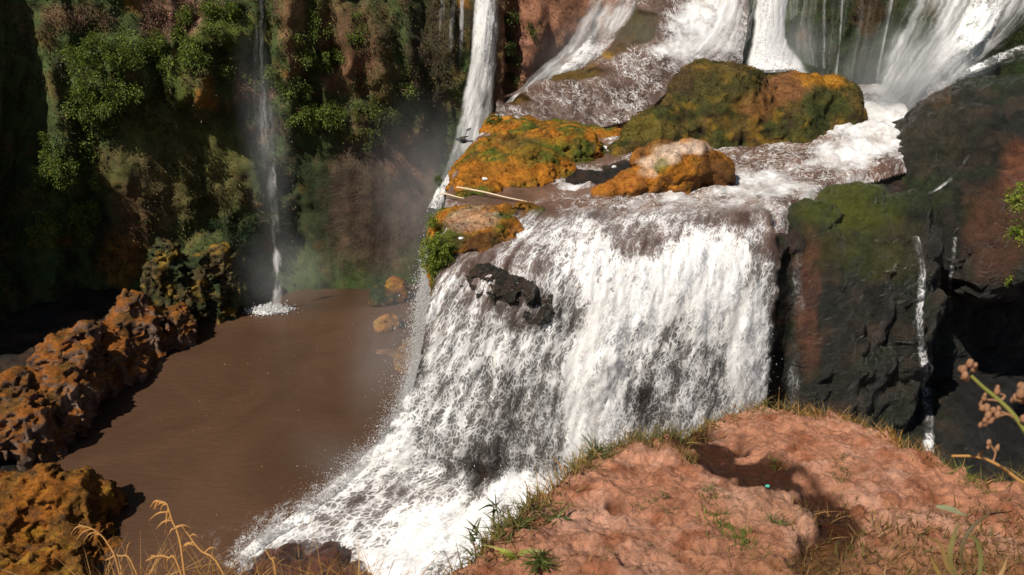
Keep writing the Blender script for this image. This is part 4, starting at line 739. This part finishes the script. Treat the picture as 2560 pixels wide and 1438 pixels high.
cliff_shrub('dense shrub left of the misty cliff foot, above the orange patch', [(980, 240, 50, 30), (930, 285, 50, 30), (905, 320, 36, 18)], 1900, .09, .5, nclump=26, cols=(np.array((.06, .085, .02)), np.array((.12, .12, .03)), GC))
cliff_shrub('scattered sprigs near the top centre of the cliff', [(830, 130, 36, 26), (1000, 190, 30, 40), (890, 60, 26, 30)], 900, .09, .3, nclump=18)
cliff_shrub('dark bush in the red crevice right of the tall narrow waterfall', [(1290, 30, 22, 26), (1275, 110, 14, 40)], 700, .09, .3, nclump=10, cols=(GB * .6, GB, GA))
cliff_shrub('small plants low in the red crevice beside the slanting waterfall', [(1300, 175, 22, 40), (1330, 70, 14, 12)], 600, .08, .3, nclump=10, cols=(GB * .7, GB, GA))
cliff_shrub('mossy fern cluster beside the hazy plume above the pool', [(590, 560, 46, 60), (540, 640, 50, 30)], 1600, .08, .35, nclump=26, cols=(np.array((.02, .04, .016)), np.array((.05, .085, .03)), GB))
cliff_shrub('pinkish dry plants hanging behind the hazy plume', [(635, 215, 46, 36), (655, 185, 24, 16)], 1000, .08, .3, nclump=18, cols=(np.array((.30, .17, .13)), np.array((.20, .12, .07)), GA), name='dry_shrub')
cliff_shrub('pinkish dry plants along the top of the cliff left of centre', [(440, 20, 90, 28), (410, 60, 60, 25)], 1700, .08, .3, nclump=30, cols=(np.array((.28, .15, .11)), np.array((.17, .10, .06)), GB), name='dry_shrub')
cliff_shrub('sparse reddish plants at the top left corner of the cliff', [(190, 40, 80, 26), (130, 20, 40, 20)], 700, .08, .3, nclump=18, cols=(np.array((.22, .12, .085)), np.array((.10, .07, .03)), GB), name='dry_shrub')
# ground cover on the cliff
w = np.clip(fbm(cl_flat * .9, 3, 700) + .18, 0, 1) * (cpf > -50) * (cpf < 2650) * (cqf > -60) * (cqf < 900) * (CLIFF[..., 2].ravel() > .2)
w *= np.where(cpf > 1180, .12, 1.) * np.where((cpf > 740) & (cqf > 330), .02, 1.)
n = 22000; i = rng.choice(len(cl_flat), n, p=w / w.sum()); D = unit(cn_flat[i] * .8 + rng.normal(0, .5, (n, 3)) + (0, 0, -.35))
c_ = leafcol(n, np.array((.035, .055, .012)), np.array((.09, .085, .022)), np.array((.16, .10, .04)), .25)
o = leaves('cliff_moss', cl_flat[i] + rng.normal(0, .05, (n, 3)), D, rng.uniform(.05, .14, n), rng.uniform(.03, .07, n), c_, M_LEAF); tag(o, 'low moss and small plants spread over the cliff', kind='stuff')

# moss pile on the rocks of the ledge
ROCKS['rmass'] = (rmass, VR_, NR_, FR_)
def moss_on(key, n, L=.05, up=.15, var=.5, tint=(1, 1, 1)):
    o, V, N, F = ROCKS[key]; a = o.data.attributes['Col']; c = np.empty(len(V) * 4, np.float32); a.data.foreach_get('color', c); c = c.reshape(-1, 4)[:, :3]
    w = np.clip(N[:, 2] - up + .3, 0, 1) * (.2 + np.clip(fbm(V * 2.5, 3, 710) + .25, 0, 1)); i = rng.choice(len(V), n, p=w / w.sum())
    D = unit(N[i] * .6 + rng.normal(0, .55, (n, 3)) + (0, 0, .1)); m_ = leaves('moss', V[i] + rng.normal(0, .02, (n, 3)) - N[i] * .01, D, L * rng.uniform(.6, 1.6, n), L * .5 * rng.uniform(.6, 1.4, n), c[i] * np.asarray(tint) * rng.uniform(1 - var, 1 + var, (n, 1)), M_GRASS, o); m_['kind'] = 'stuff'
for k_, n_ in (('rmass', 9000), ('mound', 14000), ('lip', 6500), ('big', 16000), ('boulder', 3000), ('strip', 3500), ('b1', 6000), ('b2', 1500), ('b3', 1500), ('b4', 1500), ('b5', 3500)): moss_on(k_, n_, .042 if k_ in ('mound', 'lip', 'boulder', 'strip', 'b1') else .05, var=.35)

# ferns at the lip
def fern(label, c, r, n, leaf, col3, name='fern', cat='fern', droop=(-.25, -.35, -.5)):
    e = empty(name, c); tag(e, label, cat); nf = n // 9; P, D, LL = [], [], []
    v = unit(rng.normal(size=(nf, 3))) * rng.random((nf, 1)) ** .5 * r; b0 = np.asarray(c) + v; fd = unit(v * .6 + rng.normal(0, .4, (nf, 3)) + droop)
    for s_ in range(9):
        t = (s_ // 2) / 4.5; sd = unit(np.cross(fd, (0, 0, 1.)) + .2 * rng.normal(size=(nf, 3))) * (1 if s_ % 2 else -1)
        P.append(b0 + fd * leaf * 2.4 * t - np.array([0, 0, 1]) * leaf * .8 * t * t); D.append(unit(sd * .8 + fd * .6)); LL.append(np.full(nf, leaf * (1.1 - .6 * t)))
    P, D, LL = np.concatenate(P), np.concatenate(D), np.concatenate(LL)
    leaves('fronds', P, D, LL, LL * .42, leafcol(len(P), *col3), M_LEAF, e)['kind'] = 'stuff'
    for q in range(6): tube('stem', [np.asarray(c), b0[q]], [.012, .006], M_STEM, e, sides=4, m=4)
    return e
YG = (np.array((.10, .15, .018)), np.array((.22, .26, .03)), np.array((.34, .34, .05)))
fern('bright yellow green ferns hanging under the orange rock at the lip', at_y(1092, 632, 17.5), np.array((.38, .3, .55)), 2600, .085, YG)
fern('small green fern tuft on the outer edge of the orange lip rock', at_y(1082, 548, 18.6), np.array((.14, .3, .2)), 420, .07, YG)
fern('pale green tuft on the far end of the mossy mound', at_y(1222, 354, 26.3), np.array((.22, .3, .2)), 420, .08, YG)
fern('tiny tuft halfway along the outer edge of the mossy mound', at_y(1150, 417, 23.6), np.array((.12, .2, .12)), 180, .07, YG)
fern('dark green bush at the left corner below the lacy water sheet', at_y(1238, 306, 28.0), np.array((.28, .3, .35)), 1100, .08, (GB * .6, GB, GA), name='bush', cat='bush')
fern('small dark tuft at the pointed left end of the mossy mound', at_y(1100, 450, 22.0), np.array((.12, .15, .2)), 260, .06, (GB * .6, GB, GA))
fern('bright green leaves at the right edge in front of the black rock', at_y(2548, 488, 15.5), np.array((.22, .3, .3)), 330, .10, YG, name='leafy_plant', cat='plant')
fern('lower bright green leaves at the right edge', at_y(2550, 572, 15.5), np.array((.18, .3, .22)), 280, .10, YG, name='leafy_plant', cat='plant')
fern('tiny green sprig on the dark cave mouth at right', at_y(2525, 690, 19.5), np.array((.15, .1, .08)), 60, .09, YG, name='sprig', cat='plant')

# grass along the rim of the red earth
def mud_at(px, py):
    q = mud_plane(np.asarray(px, float), np.asarray(py, float)); x, y = q[..., 0], q[..., 1]; z = mud_h(np.atleast_1d(x), np.atleast_1d(y), False); return np.stack([np.atleast_1d(x), np.atleast_1d(y), z], -1)
ed_ = EP[3:22]; sl = np.r_[0, np.cumsum(np.linalg.norm(np.diff(ed_, axis=0), axis=1))]
n = 9500; s_ = rng.random(n) * sl[-1]; s_ = s_[np.clip(.55 + 1.6 * gnoise(np.stack([s_ * 1.7, 0 * s_, 0 * s_], -1), 720), .05, 1) > rng.random(n)]; n = len(s_)
bxy = np.stack([np.interp(s_, sl, ed_[:, k]) for k in (0, 1)], 1) + rng.normal(0, .09, (n, 2)) - np.stack([0 * s_, np.abs(rng.normal(0, .07, n))], 1)
bz = mud_h(bxy[:, 0], bxy[:, 1], False); P = np.c_[bxy, bz - .02]; px_, py_ = project(P)
dry = np.array((.32, .17, .055)); gr = np.array((.115, .12, .03)); tmix = np.clip(.5 + .9 * gnoise(P * 2.1, 721) + .25 * sst(1600, 2000, px_) + rng.normal(0, .25, n), 0, 1)[:, None]
c_ = (gr * (1 - tmix) + dry * tmix) * rng.uniform(.6, 1.4, (n, 1)); D = unit(rng.normal(0, .35, (n, 3)) + (-.1, .25, 1)); H = rng.uniform(.04, .15, n) * (.6 + .8 * np.clip(.5 + gnoise(P * 1.3, 722), 0, 1.3))
o = blades('grass', P, D, H, rng.uniform(.006, .012, n), rng.normal(0, .6, (n, 3)) * (1, 1, .3), c_, M_GRASS); tag(o, 'mixed dry and green grass fringing the rim of the red earth', kind='stuff')
# grass patches on the earth
def patch_grass(label, pix, r, n, H, cols, name='grass_patch', cat='grass', w=.008, lean=.4):
    P = []
    for (x, y) in pix:
        q = mud_at([x], [y])[0]; P.append(np.c_[q[0] + rng.normal(0, r, n), q[1] + rng.normal(0, r * 1.1, n)])
    P = np.concatenate(P); z = mud_h(P[:, 0], P[:, 1], False); e = empty(name, (P[:, 0].mean(), P[:, 1].mean(), float(z.mean()))); tag(e, label, cat); N_ = len(P)
    blades('blades', np.c_[P, z - .015], unit(rng.normal(0, lean, (N_, 3)) + (0, 0, 1)), H * rng.uniform(.5, 1.4, N_), w * rng.uniform(.6, 1.3, N_), rng.normal(0, .4, (N_, 3)) * (1, 1, .2), leafcol(N_, *cols), M_GRASS, e)['kind'] = 'stuff'; return e
GG_ = (np.array((.09, .13, .02)), np.array((.16, .20, .03)), np.array((.30, .2, .06)))
patch_grass('green grass patch in the crack left of the pale earth slab', [(1775, 1245), (1790, 1280), (1815, 1310), (1845, 1335), (1860, 1350)], .045, 90, .06, GG_)
patch_grass('small green tuft on the upper right of the red earth', [(1943, 1148)], .035, 60, .05, GG_)
patch_grass('row of dull grass tufts right of the wet groove', [(2110, 1140), (2105, 1200), (2112, 1230), (2100, 1175)], .03, 50, .05, (np.array((.08, .09, .03)), np.array((.16, .14, .05)), np.array((.3, .2, .07))))
patch_grass('two dark green tufts on the pale earth slab', [(1930, 1305), (1965, 1300)], .03, 55, .05, (GB, np.array((.07, .10, .02)), GA))
patch_grass('four faint grass sprigs in the middle of the red earth', [(1600, 1260), (1630, 1255), (1665, 1245), (1672, 1270)], .022, 36, .045, (GB, np.array((.09, .11, .03)), dry))
patch_grass('dry grass tuft beside the wet groove near the rim', [(1725, 1150), (1712, 1140)], .04, 45, .09, (dry, gr, dry))
patch_grass('green sprigs among dead grass at the right rim', [(2420, 1190), (2450, 1210), (2400, 1175)], .05, 60, .07, GG_)
patch_grass('spiky orange dry grass on the right rim of the red earth', [(2010, 1024), (2040, 1028), (2095, 1028), (2160, 1040), (2240, 1075), (2265, 1085), (2290, 1100)], .06, 70, .13, (np.array((.42, .22, .06)), np.array((.30, .15, .04)), gr), w=.012)
patch_grass('blurred dead grass covering the bottom right corner', [(x, y) for x in range(2080, 2700, 85) for y in (1290, 1345, 1400, 1460)], .13, 46, .10, (np.array((.26, .14, .05)), np.array((.14, .09, .03)), np.array((.12, .12, .03))), w=.010)
patch_grass('trampled dry grass at the bottom edge of the red earth', [(1500, 1420), (1650, 1425), (1800, 1400), (1900, 1425), (2000, 1420), (1300, 1440), (1150, 1400)], .14, 60, .07, (np.array((.30, .17, .06)), np.array((.2, .12, .045)), gr), w=.007)
# leafy weeds
def weed(label, pxy, n, H, w, cols, lean=.7, stem=None, name='weed'):
    q = mud_at([pxy[0]], [pxy[1]])[0]; e = empty(name, q); tag(e, label, 'plant'); base = q - (0, 0, .02)
    th = rng.uniform(0, 2 * np.pi, n); D = unit(np.c_[np.cos(th) * lean, np.sin(th) * lean, np.ones(n)]); 
    hgt = np.zeros((n, 3))
    if stem: hgt = np.outer(rng.random(n), np.asarray(stem)); tube('stem', [base, base + np.asarray(stem) * .5 + (.02, 0, .01), base + np.asarray(stem)], [.006, .003], M_STEM, e, sides=5)
    for q_ in range(n):
        hh = hgt[q_] if stem else 0
        blades('leaf', (base + hh + rng.normal(0, .012, 3))[None], D[q_:q_ + 1], np.array([H * rng.uniform(.6, 1.3)]), np.array([w * rng.uniform(.7, 1.3)]), np.array([[math.cos(th[q_]), math.sin(th[q_]), -.6]]) * .6, leafcol(1, *cols), M_LEAF, e, segs=5)
    return e
WD = (np.array((.055, .075, .022)), np.array((.12, .14, .04)), np.array((.20, .20, .06)))
weed('drooping leafy weed leaning out over the foam at the rim', (1238, 1300), 22, .10, .018, WD, .8, (.0, .10, .22))
weed('second drooping weed just left of the leaning weed', (1205, 1325), 16, .09, .016, WD, .8, (-.04, .08, .16))
weed('bushy dark weed at the left rim of the red earth', (1290, 1322), 70, .15, .016, WD, .9)
weed('spreading green weed in the bare earth near the rim', (1395, 1290), 26, .11, .016, WD, 1.2)
weed('large leaved green plant at the bottom of the left rim', (1345, 1412), 70, .085, .020, (np.array((.10, .13, .03)), np.array((.17, .19, .05)), np.array((.25, .25, .06))), 1.1)
weed('pale leaf sprout below the bushy dark weed', (1292, 1385), 10, .16, .03, (np.array((.22, .22, .06)), GC, GC), .7)
weed('dark shrubby weed at the notch of the rim', (1490, 1130), 60, .16, .014, WD, .6)
weed('tangled dark weeds between the notch and the bushy weed', (1330, 1275), 60, .13, .010, (np.array((.05, .055, .02)), np.array((.11, .11, .035)), dry), .8)
weed('lone thin weed at the lowest left rim', (1180, 1392), 20, .10, .014, WD, .7, (0, .05, .16))

# ---- foreground stalks
M_STRAW = plain_mat('dry_straw', (.46, .24, .075), .7, .25); M_GSTEM = plain_mat('green_stem', (.22, .22, .05), .6, .3); M_SEED = plain_mat('seed_heads', (.27, .14, .075), .8, .2, .45, 60.)
def at_t(px, py, t): return ray(px, py) * t + np.array([0, 0, CZ])
def straw(label, pix, t, r, spikes, seed_):
    pts = [at_t(x, y, t) for x, y in pix]; pts[0] = pts[0] * (1, 1, 0) + (0, 0, 11.6 - .25 * pts[0][1] - .03); e = empty('dry_grass_stalk', pts[0]); tag(e, label, 'grass stalk'); tube('stem', pts, [r, r * .8, r * .5], M_STRAW, e)
    full = cr(np.array(pts), 60)
    for (f0, dx, dy, ln) in spikes:
        a_ = full[int(f0 * 59)]; d_ = unit(np.array([dx, .15 * rng.normal(), -dy])); m_ = a_ + d_ * ln * .5 + np.array([0, 0, .01]); tube('spikelet', [a_, m_, a_ + d_ * ln - (0, 0, .012)], [r * .5, r * .75, r * .12], M_STRAW, e, sides=4, m=6)
gz = lambda x, y: 11.6 - .25 * y
S1 = [(.60, -1, .3, .07), (.66, -.5, 1., .09), (.70, -1, .35, .10), (.72, -.4, 1, .10), (.76, -.2, 1, .08), (.82, -.8, .8, .06), (.86, -1, .5, .06), (.90, -1, .3, .07), (.94, -.8, .5, .06), (.98, -1, .2, .05), (.52, 1, .2, .06), (.50, 1, -.1, .06), (.48, -.6, .0, .03), (.99, -1, .8, .04)]
straw('tall drooping straw stalk with seed head over the brown pool', [(475, 1640), (462, 1438), (448, 1345), (430, 1300), (418, 1262), (402, 1253)], 3.3, .0055, S1, 1)
straw('shorter branching straw stalk right of the drooping one', [(640, 1660), (560, 1438), (500, 1375), (470, 1335), (455, 1315)], 3.3, .005, [(.55, -1, -.3, .06), (.6, -1, .4, .07), (.7, 1, -.3, .04), (.45, 1, -.5, .06), (.8, -.4, -.8, .05), (.62, -.9, .8, .08)], 2)
straw('arching straw stalk left of the drooping one, bending left', [(520, 1650), (450, 1425), (420, 1395), (395, 1390), (365, 1402)], 3.3, .0045, [(.5, -.3, 1, .06), (.6, -.2, 1, .07), (.8, -1, .5, .04)], 3)
straw('single straw at the foot of the fall, leaning left', [(700, 1640), (690, 1438), (675, 1395), (664, 1375)], 3.3, .004, [(.6, 1, .2, .03)], 4)
straw('thin straw crossing the orange boulder in the corner', [(330, 1640), (300, 1438), (270, 1360), (235, 1325), (195, 1312)], 3.3, .004, [(.7, -1, .5, .07), (.78, -1, .5, .08), (.85, -1, .45, .08), (.92, -1, .5, .07), (.65, -1, .6, .08)], 5)
straw('low straw with two spikes beside the corner boulder', [(420, 1660), (340, 1430), (300, 1390), (265, 1400)], 3.3, .004, [(.6, -.3, 1, .08), (.5, .4, -1, .1), (.7, -1, .8, .08)], 6)
e = empty('dry_grass_clump', (-1.2, 2.75, gz(0, 2.75))); tag(e, 'golden tangle of dry grass along the bottom left edge', 'grass')
n = 900; bx0 = rng.uniform(-2.0, -.55, n); P = np.c_[bx0, 2.72 + rng.normal(0, .08, n), np.full(n, 10.9)]; hmax = .47 + .10 * gnoise(np.c_[bx0 * 3, 0 * bx0, 0 * bx0], 730)
blades('blades', P, unit(rng.normal(0, .25, (n, 3)) + (0, .1, 1)), hmax * rng.uniform(.55, 1.05, n), rng.uniform(.006, .011, n), rng.normal(0, .5, (n, 3)) * (1, .5, .2), leafcol(n, np.array((.48, .26, .08)), np.array((.32, .16, .04)), np.array((.58, .36, .14)), .2), M_GRASS, e, segs=5)['kind'] = 'stuff'
# seed-head stalks at the right
def ball(name, c, r, mat, parent, sq=1.25, d_=(0, 0, 1)):
    bm = bmesh.new(); bmesh.ops.create_icosphere(bm, subdivisions=2, radius=1); V = np.array([v.co[:] for v in bm.verts]); F = np.array([[v.index for v in f.verts] for f in bm.faces]); bm.free()
    V = V * (1 + .22 * fbm(V * 3 + c[0] * 50, 2, 740)[:, None]); V[:, 2] *= sq; V[:, 2] += .35 * np.clip(V[:, 2], 0, 2)
    return mesh_np(name, V * r + c, F, mat, None, None, None, parent)
def seedstalk(label, pix, t, r, heads, mat, twigs):
    pts = [at_t(x, y, t) for x, y in pix]; b0_ = pts[0] + (.12, -.05, 0); b0_[2] = 11.6 - .25 * b0_[1] - .03; pts = [b0_, (b0_ + pts[0]) / 2 + (.04, 0, .1)] + pts; e = empty('seed_head_stalk', b0_); tag(e, label, 'plant stalk'); tube('stem', pts, [r, r * .8, r * .55], mat, e, sides=8)
    for tw in twigs: tube('twig', [at_t(x, y, t) for x, y in tw], [r * .55, r * .3], M_SEED, e, sides=5)
    for (x, y, rr) in heads:
        for q_ in range(2): ball('seed_head', at_t(x + q_ * rng.normal(0, 9), y + q_ * rng.normal(0, 9), t + .02 * rng.normal()), rr * (.72 if q_ == 0 else .5), M_SEED, e)
seedstalk('thick green stalk with brown seed heads against the black cave', [(2760, 1330), (2600, 1130), (2540, 1045), (2500, 1003), (2460, 970), (2426, 938)], 2.0, .0075,
          [(2412, 940, .011), (2408, 925, .012), (2424, 910, .012), (2434, 924, .010), (2416, 948, .009), (2492, 980, .010), (2456, 1012, .012), (2466, 1022, .013), (2482, 1030, .012), (2470, 1040, .011), (2462, 1058, .011), (2476, 1052, .010), (2494, 1038, .010), (2460, 996, .009)], M_GSTEM,
          [[(2540, 1045), (2510, 1032), (2480, 1026)], [(2545, 1050), (2520, 1036), (2500, 1040), (2470, 1055)], [(2500, 1003), (2512, 990), (2492, 982)], [(2500, 1003), (2480, 1000), (2462, 1000)]])
seedstalk('brown stalk with pale seed heads at the very right edge', [(2760, 1260), (2660, 1080), (2600, 1010), (2565, 985)], 2.0, .006, [(2552, 985, .015), (2560, 970, .014), (2540, 995, .012), (2556, 1000, .012), (2558, 1048, .011)], M_SEED, [[(2640, 1060), (2590, 1050), (2560, 1048)]])
seedstalk('arching bare brown stalk with three small seeds above the right rim', [(2680, 1380), (2580, 1230), (2540, 1195), (2490, 1160), (2440, 1142), (2380, 1140)], 2.4, .0065, [(2472, 1107, .010), (2492, 1122, .010), (2450, 1136, .009)], M_STRAW, [[(2482, 1156), (2488, 1138), (2490, 1124)], [(2488, 1130), (2478, 1115), (2472, 1108)]])
e = empty('broad_leaved_plant', at_t(2415, 1478, 2.6) * (1, 1, 0) + (0, 0, 11.1)); tag(e, 'blurred plant with curling pale green blades in the bottom right corner', 'plant')
def ribbon(name, pix, t, w, mat_col):
    c_ = cr(np.array([at_t(x, y, t) for x, y in pix]), 16); s_ = unit(np.cross(np.gradient(c_, axis=0), ray(2400, 1350))); k = np.sin(np.linspace(.12, 1, 16) * np.pi * .97)[:, None] * w
    V = np.stack([c_ - s_ * k, c_ + (0, 0, .004), c_ + s_ * k], 1); mesh_np(name, V, grid_faces(16, 3), M_LEAF, np.zeros((48, 3)) + mat_col, None, None, e)
q0_ = at_t(2415, 1478, 2.6); g0_ = q0_ * (1, 1, 0) + (0, 0, 11.6 - .25 * q0_[1] - .03); tube('stem', [g0_, (g0_ + q0_) / 2 + (.03, 0, 0), q0_], [.010, .006], M_GSTEM, e)
for pix, w_, cl_ in [([(2340, 1266), (2375, 1272), (2415, 1290)], .009, (.34, .36, .20)), ([(2440, 1480), (2405, 1400), (2415, 1340), (2465, 1290), (2530, 1280)], .006, (.12, .085, .035)), ([(2400, 1480), (2375, 1400), (2385, 1340), (2398, 1305)], .008, (.18, .15, .045)), ([(2440, 1480), (2452, 1400), (2440, 1350), (2405, 1335)], .007, (.17, .16, .05)), ([(2460, 1490), (2500, 1440), (2520, 1390)], .006, (.34, .2, .08)), ([(2380, 1480), (2345, 1430), (2325, 1390)], .006, (.24, .17, .05)), ([(2420, 1480), (2370, 1420), (2350, 1360), (2300, 1340)], .006, (.26, .17, .06))]: ribbon('blade', pix, 2.6, w_, cl_)

# ================================================================ SMALL THINGS
M_REED = plain_mat('bleached_reed', (.62, .48, .33), .6, .3)
def reed(label, a_, b_, za, zb, r):
    A_, B_ = at_z(*a_, za), at_z(*b_, zb); o = tube('reed', [A_, A_ * .66 + B_ * .34 + (0, 0, .02), A_ * .33 + B_ * .67, B_], [r, r * .9, r * .5], M_REED, sides=7); tag(o, label, 'reed'); return o
reed('long bleached reed lying from the mound across the calm water', (1142, 468), (1326, 506), 7.18, 7.02, .028)
reed('short bleached reed lying at the left rim of the ledge', (1100, 484), (1160, 496), 7.12, 7.10, .024)
M_BAG = plain_mat('white_plastic', (.75, .78, .76), .35, .4, .15)
def litter(label, px, py, Y, r, mat=M_BAG):
    c_ = at_y(px, py, Y); bm = bmesh.new(); bmesh.ops.create_icosphere(bm, subdivisions=3, radius=1); V = np.array([v.co[:] for v in bm.verts]); F = np.array([[v.index for v in f.verts] for f in bm.faces]); bm.free()
    V = V * (1, .7, .6) * (1 + .7 * fbm(V * 1.6 + px, 3, 750)[:, None]) * r; o = mesh_np('plastic_scrap', V + c_, F, mat, None, smooth=False); tag(o, label, 'litter'); return o
litter('white and green plastic scrap at the near edge of the mossy mound', 1212, 448, 22.0, .08)
litter('small white plastic scrap on the right flank of the orange lip rock', 1152, 596, 17.7, .055)
litter('white plastic scrap on the low black wet rock', 1535, 417, 22.6, .07)
q = mud_at([1922], [1198])[0]; o = litter('tiny turquoise bottle cap in the wet groove', 1922, 1198, 5, .016, plain_mat('turquoise_plastic', (.1, .55, .42), .4)); o.location = Vector(q) - Vector(at_y(1922, 1198, 5)) + Vector((0, 0, .012))
# flotsam on the pool
n = 60; P = np.c_[rng.uniform(-10, -3, n), rng.uniform(15.5, 27, n), np.full(n, .006)]; c_ = leafcol(n, np.array((.5, .4, .25)), np.array((.35, .25, .12)))
th = rng.uniform(0, 6.28, n); o = leaves('flotsam', P, np.c_[np.cos(th), np.sin(th), np.zeros(n)], rng.uniform(.03, .09, n), .03, c_, M_LEAF, fold=.02); tag(o, 'specks of leaf litter drifting on the pool', kind='stuff')
# pigeon
M_BIRD = new_mat('pigeon_plumage')
m, nt = M_BIRD; cc_ = nd(nt, 'Attribute', dict(attribute_name='Col')).outputs['Color']; p = nd(nt, 'BsdfPrincipled', Base__Color=cc_, Roughness=.7); nd(nt, 'OutputMaterial', Surface=p.outputs[0]); M_BIRD = m
def bird(c_):
    prof = np.array([(-.19, .004, 0), (-.175, .012, .004), (-.16, .026, .012), (-.135, .032, .014), (-.11, .034, .006), (-.07, .052, -.008), (-.01, .062, -.016), (.05, .052, -.014), (.10, .034, -.006), (.15, .028, 0), (.21, .034, .004), (.235, .030, .004)])
    pr = cr(prof, 30); th = np.linspace(0, 2 * np.pi, 12, endpoint=False); flat = np.interp(pr[:, 0], [-.2, .08, .15, .24], [1, 1, .35, .12])
    V = np.stack([np.broadcast_to(pr[:, 0:1], (30, 12)), np.cos(th)[None] * pr[:, 1:2] * (1 + .5 * (1 - flat[:, None])), np.sin(th)[None] * pr[:, 1:2] * flat[:, None] + pr[:, 2:3]], -1)
    i = np.arange(360).reshape(30, 12); j = np.roll(i, -1, 1); F = [np.stack([i[:-1], j[:-1], j[1:], i[1:]], -1).reshape(-1, 4)]
    dark = np.array((.06, .065, .075)); col = np.zeros((30, 12, 3)) + dark; Vs = [V.reshape(-1, 3)]; Cs = [col.reshape(-1, 3)]; off = 360
    for s_ in (-1, 1):      # raised wings: shoulder, wrist and finger feathers
        u_ = np.linspace(0, 1, 14)[:, None]; v_ = np.linspace(0, 1, 8)[None]
        lead = -.075 + .02 * u_ - .05 * np.sin(u_ * 3) * .6 + .16 * u_ ** 2; chord = .145 * (1 - .55 * u_ ** 1.6) * (1 - .10 * (np.arange(14) % 2)[:, None] * (u_ > .55) * (v_ > .6))
        x_ = lead + chord * v_; y_ = s_ * (.03 + .15 * u_) + 0 * v_; z_ = .02 + .26 * u_ - .05 * u_ ** 2 + .012 * np.sin(v_ * np.pi)
        W_ = np.stack([x_ + 0 * y_, y_, z_ + 0 * x_], -1); cw = mixc(np.zeros((14, 8, 3)) + (.68, .68, .66), dark, np.clip(sst(.55, .9, u_ + 0 * v_) + sst(.8, 1, v_ + 0 * u_) * .9, 0, 1)); cw = mixc(cw, dark, sst(.14, .0, v_ + 0 * u_))
        Vs += [W_.reshape(-1, 3), W_.reshape(-1, 3) + (0, -s_ * .004, .006)]; Cs += [cw.reshape(-1, 3), (cw * .5).reshape(-1, 3)]; gf = grid_faces(14, 8); F += [gf + off, gf[:, ::-1] + off + 112]; off += 224
    V = np.concatenate(Vs); a_ = R(-8); Mx = np.array([[math.cos(a_), -math.sin(a_), 0], [math.sin(a_), math.cos(a_), 0], [0, 0, 1]])
    o = mesh_np('pigeon', (V * 1.0) @ Mx.T, np.concatenate(F), M_BIRD, np.concatenate(Cs)); o.location = c_; o.rotation_euler = (R(18), R(3), 0); tag(o, 'dark pigeon with pale underwings flying past the tall narrow waterfall', 'bird')
bird(at_y(1158, 351, 18.5))

# ================================================================ SPRAY MIST
bm = bmesh.new(); bmesh.ops.create_icosphere(bm, subdivisions=3, radius=1); MV = np.array([v.co[:] for v in bm.verts]); MFc = np.array([[v.index for v in f.verts] for f in bm.faces]); bm.free()
def mist_mat(name, dens):
    m, nt = new_mat(name); co = nd(nt, 'TexCoord').outputs['Object']; r_ = nd(nt, 'VectorMath', dict(operation='LENGTH'), _0=co).outputs['Value']
    n_ = noise(nt, co, 2.2, 3, .6).outputs[0]; f_ = math_(nt, 'POWER', mapr(nt, r_, 0., 1., 1., 0., 'LINEAR'), 1.5); f_ = math_(nt, 'MULTIPLY', f_, mapr(nt, n_, .32, .62, .25, 1.2, 'LINEAR'))
    v = nd(nt, 'VolumePrincipled', Color=(.93, .95, .97, 1), Density=math_(nt, 'MULTIPLY', f_, dens)); v.inputs['Anisotropy'].default_value = .1
    nd(nt, 'OutputMaterial', Volume=v.outputs[0]); return m
def mist(label, px, py, Y, rad, dens, rot=0):
    o = mesh_np('spray_mist', MV, MFc, mist_mat('spray_mist', dens)); o.location = at_y(px, py, Y); o.scale = rad; o.rotation_euler = (0, rot, 0); tag(o, label, kind='stuff')
mist('mist where the hazy plume meets the pool', 720, 690, 27.6, (2.4, 1.6, 2.4), .30)
mist('mist below the tall narrow waterfall', 1070, 480, 28.5, (2.8, 2.2, 4.2), .26)
mist('mist over the cascade at the back', 1680, 120, 31, (3.0, 1.4, 1.6), .5)
mist('mist at the foot of the thick white waterfall', 1960, 130, 31, (2.4, 1.4, 1.8), .6)
mist('mist cloud below the misty waterfall at right', 2270, 210, 28.3, (3.2, 1.7, 2.5), 1.0)
mist('spray veil left of the main waterfall', 975, 860, 19, (1.5, 2.2, 3.4), .22, R(14))
mist('spray around the hazy plume', 668, 380, 27.6, (1.1, .8, 5.0), .42)
mist('spray thrown up along the foot of the main waterfall', 890, 1170, 16.5, (2.2, .8, 1.1), .35, R(28))
mist('soft mist over the slanting waterfall', 1440, 110, 31.2, (2.6, 1.0, 1.4), .30, R(-35))
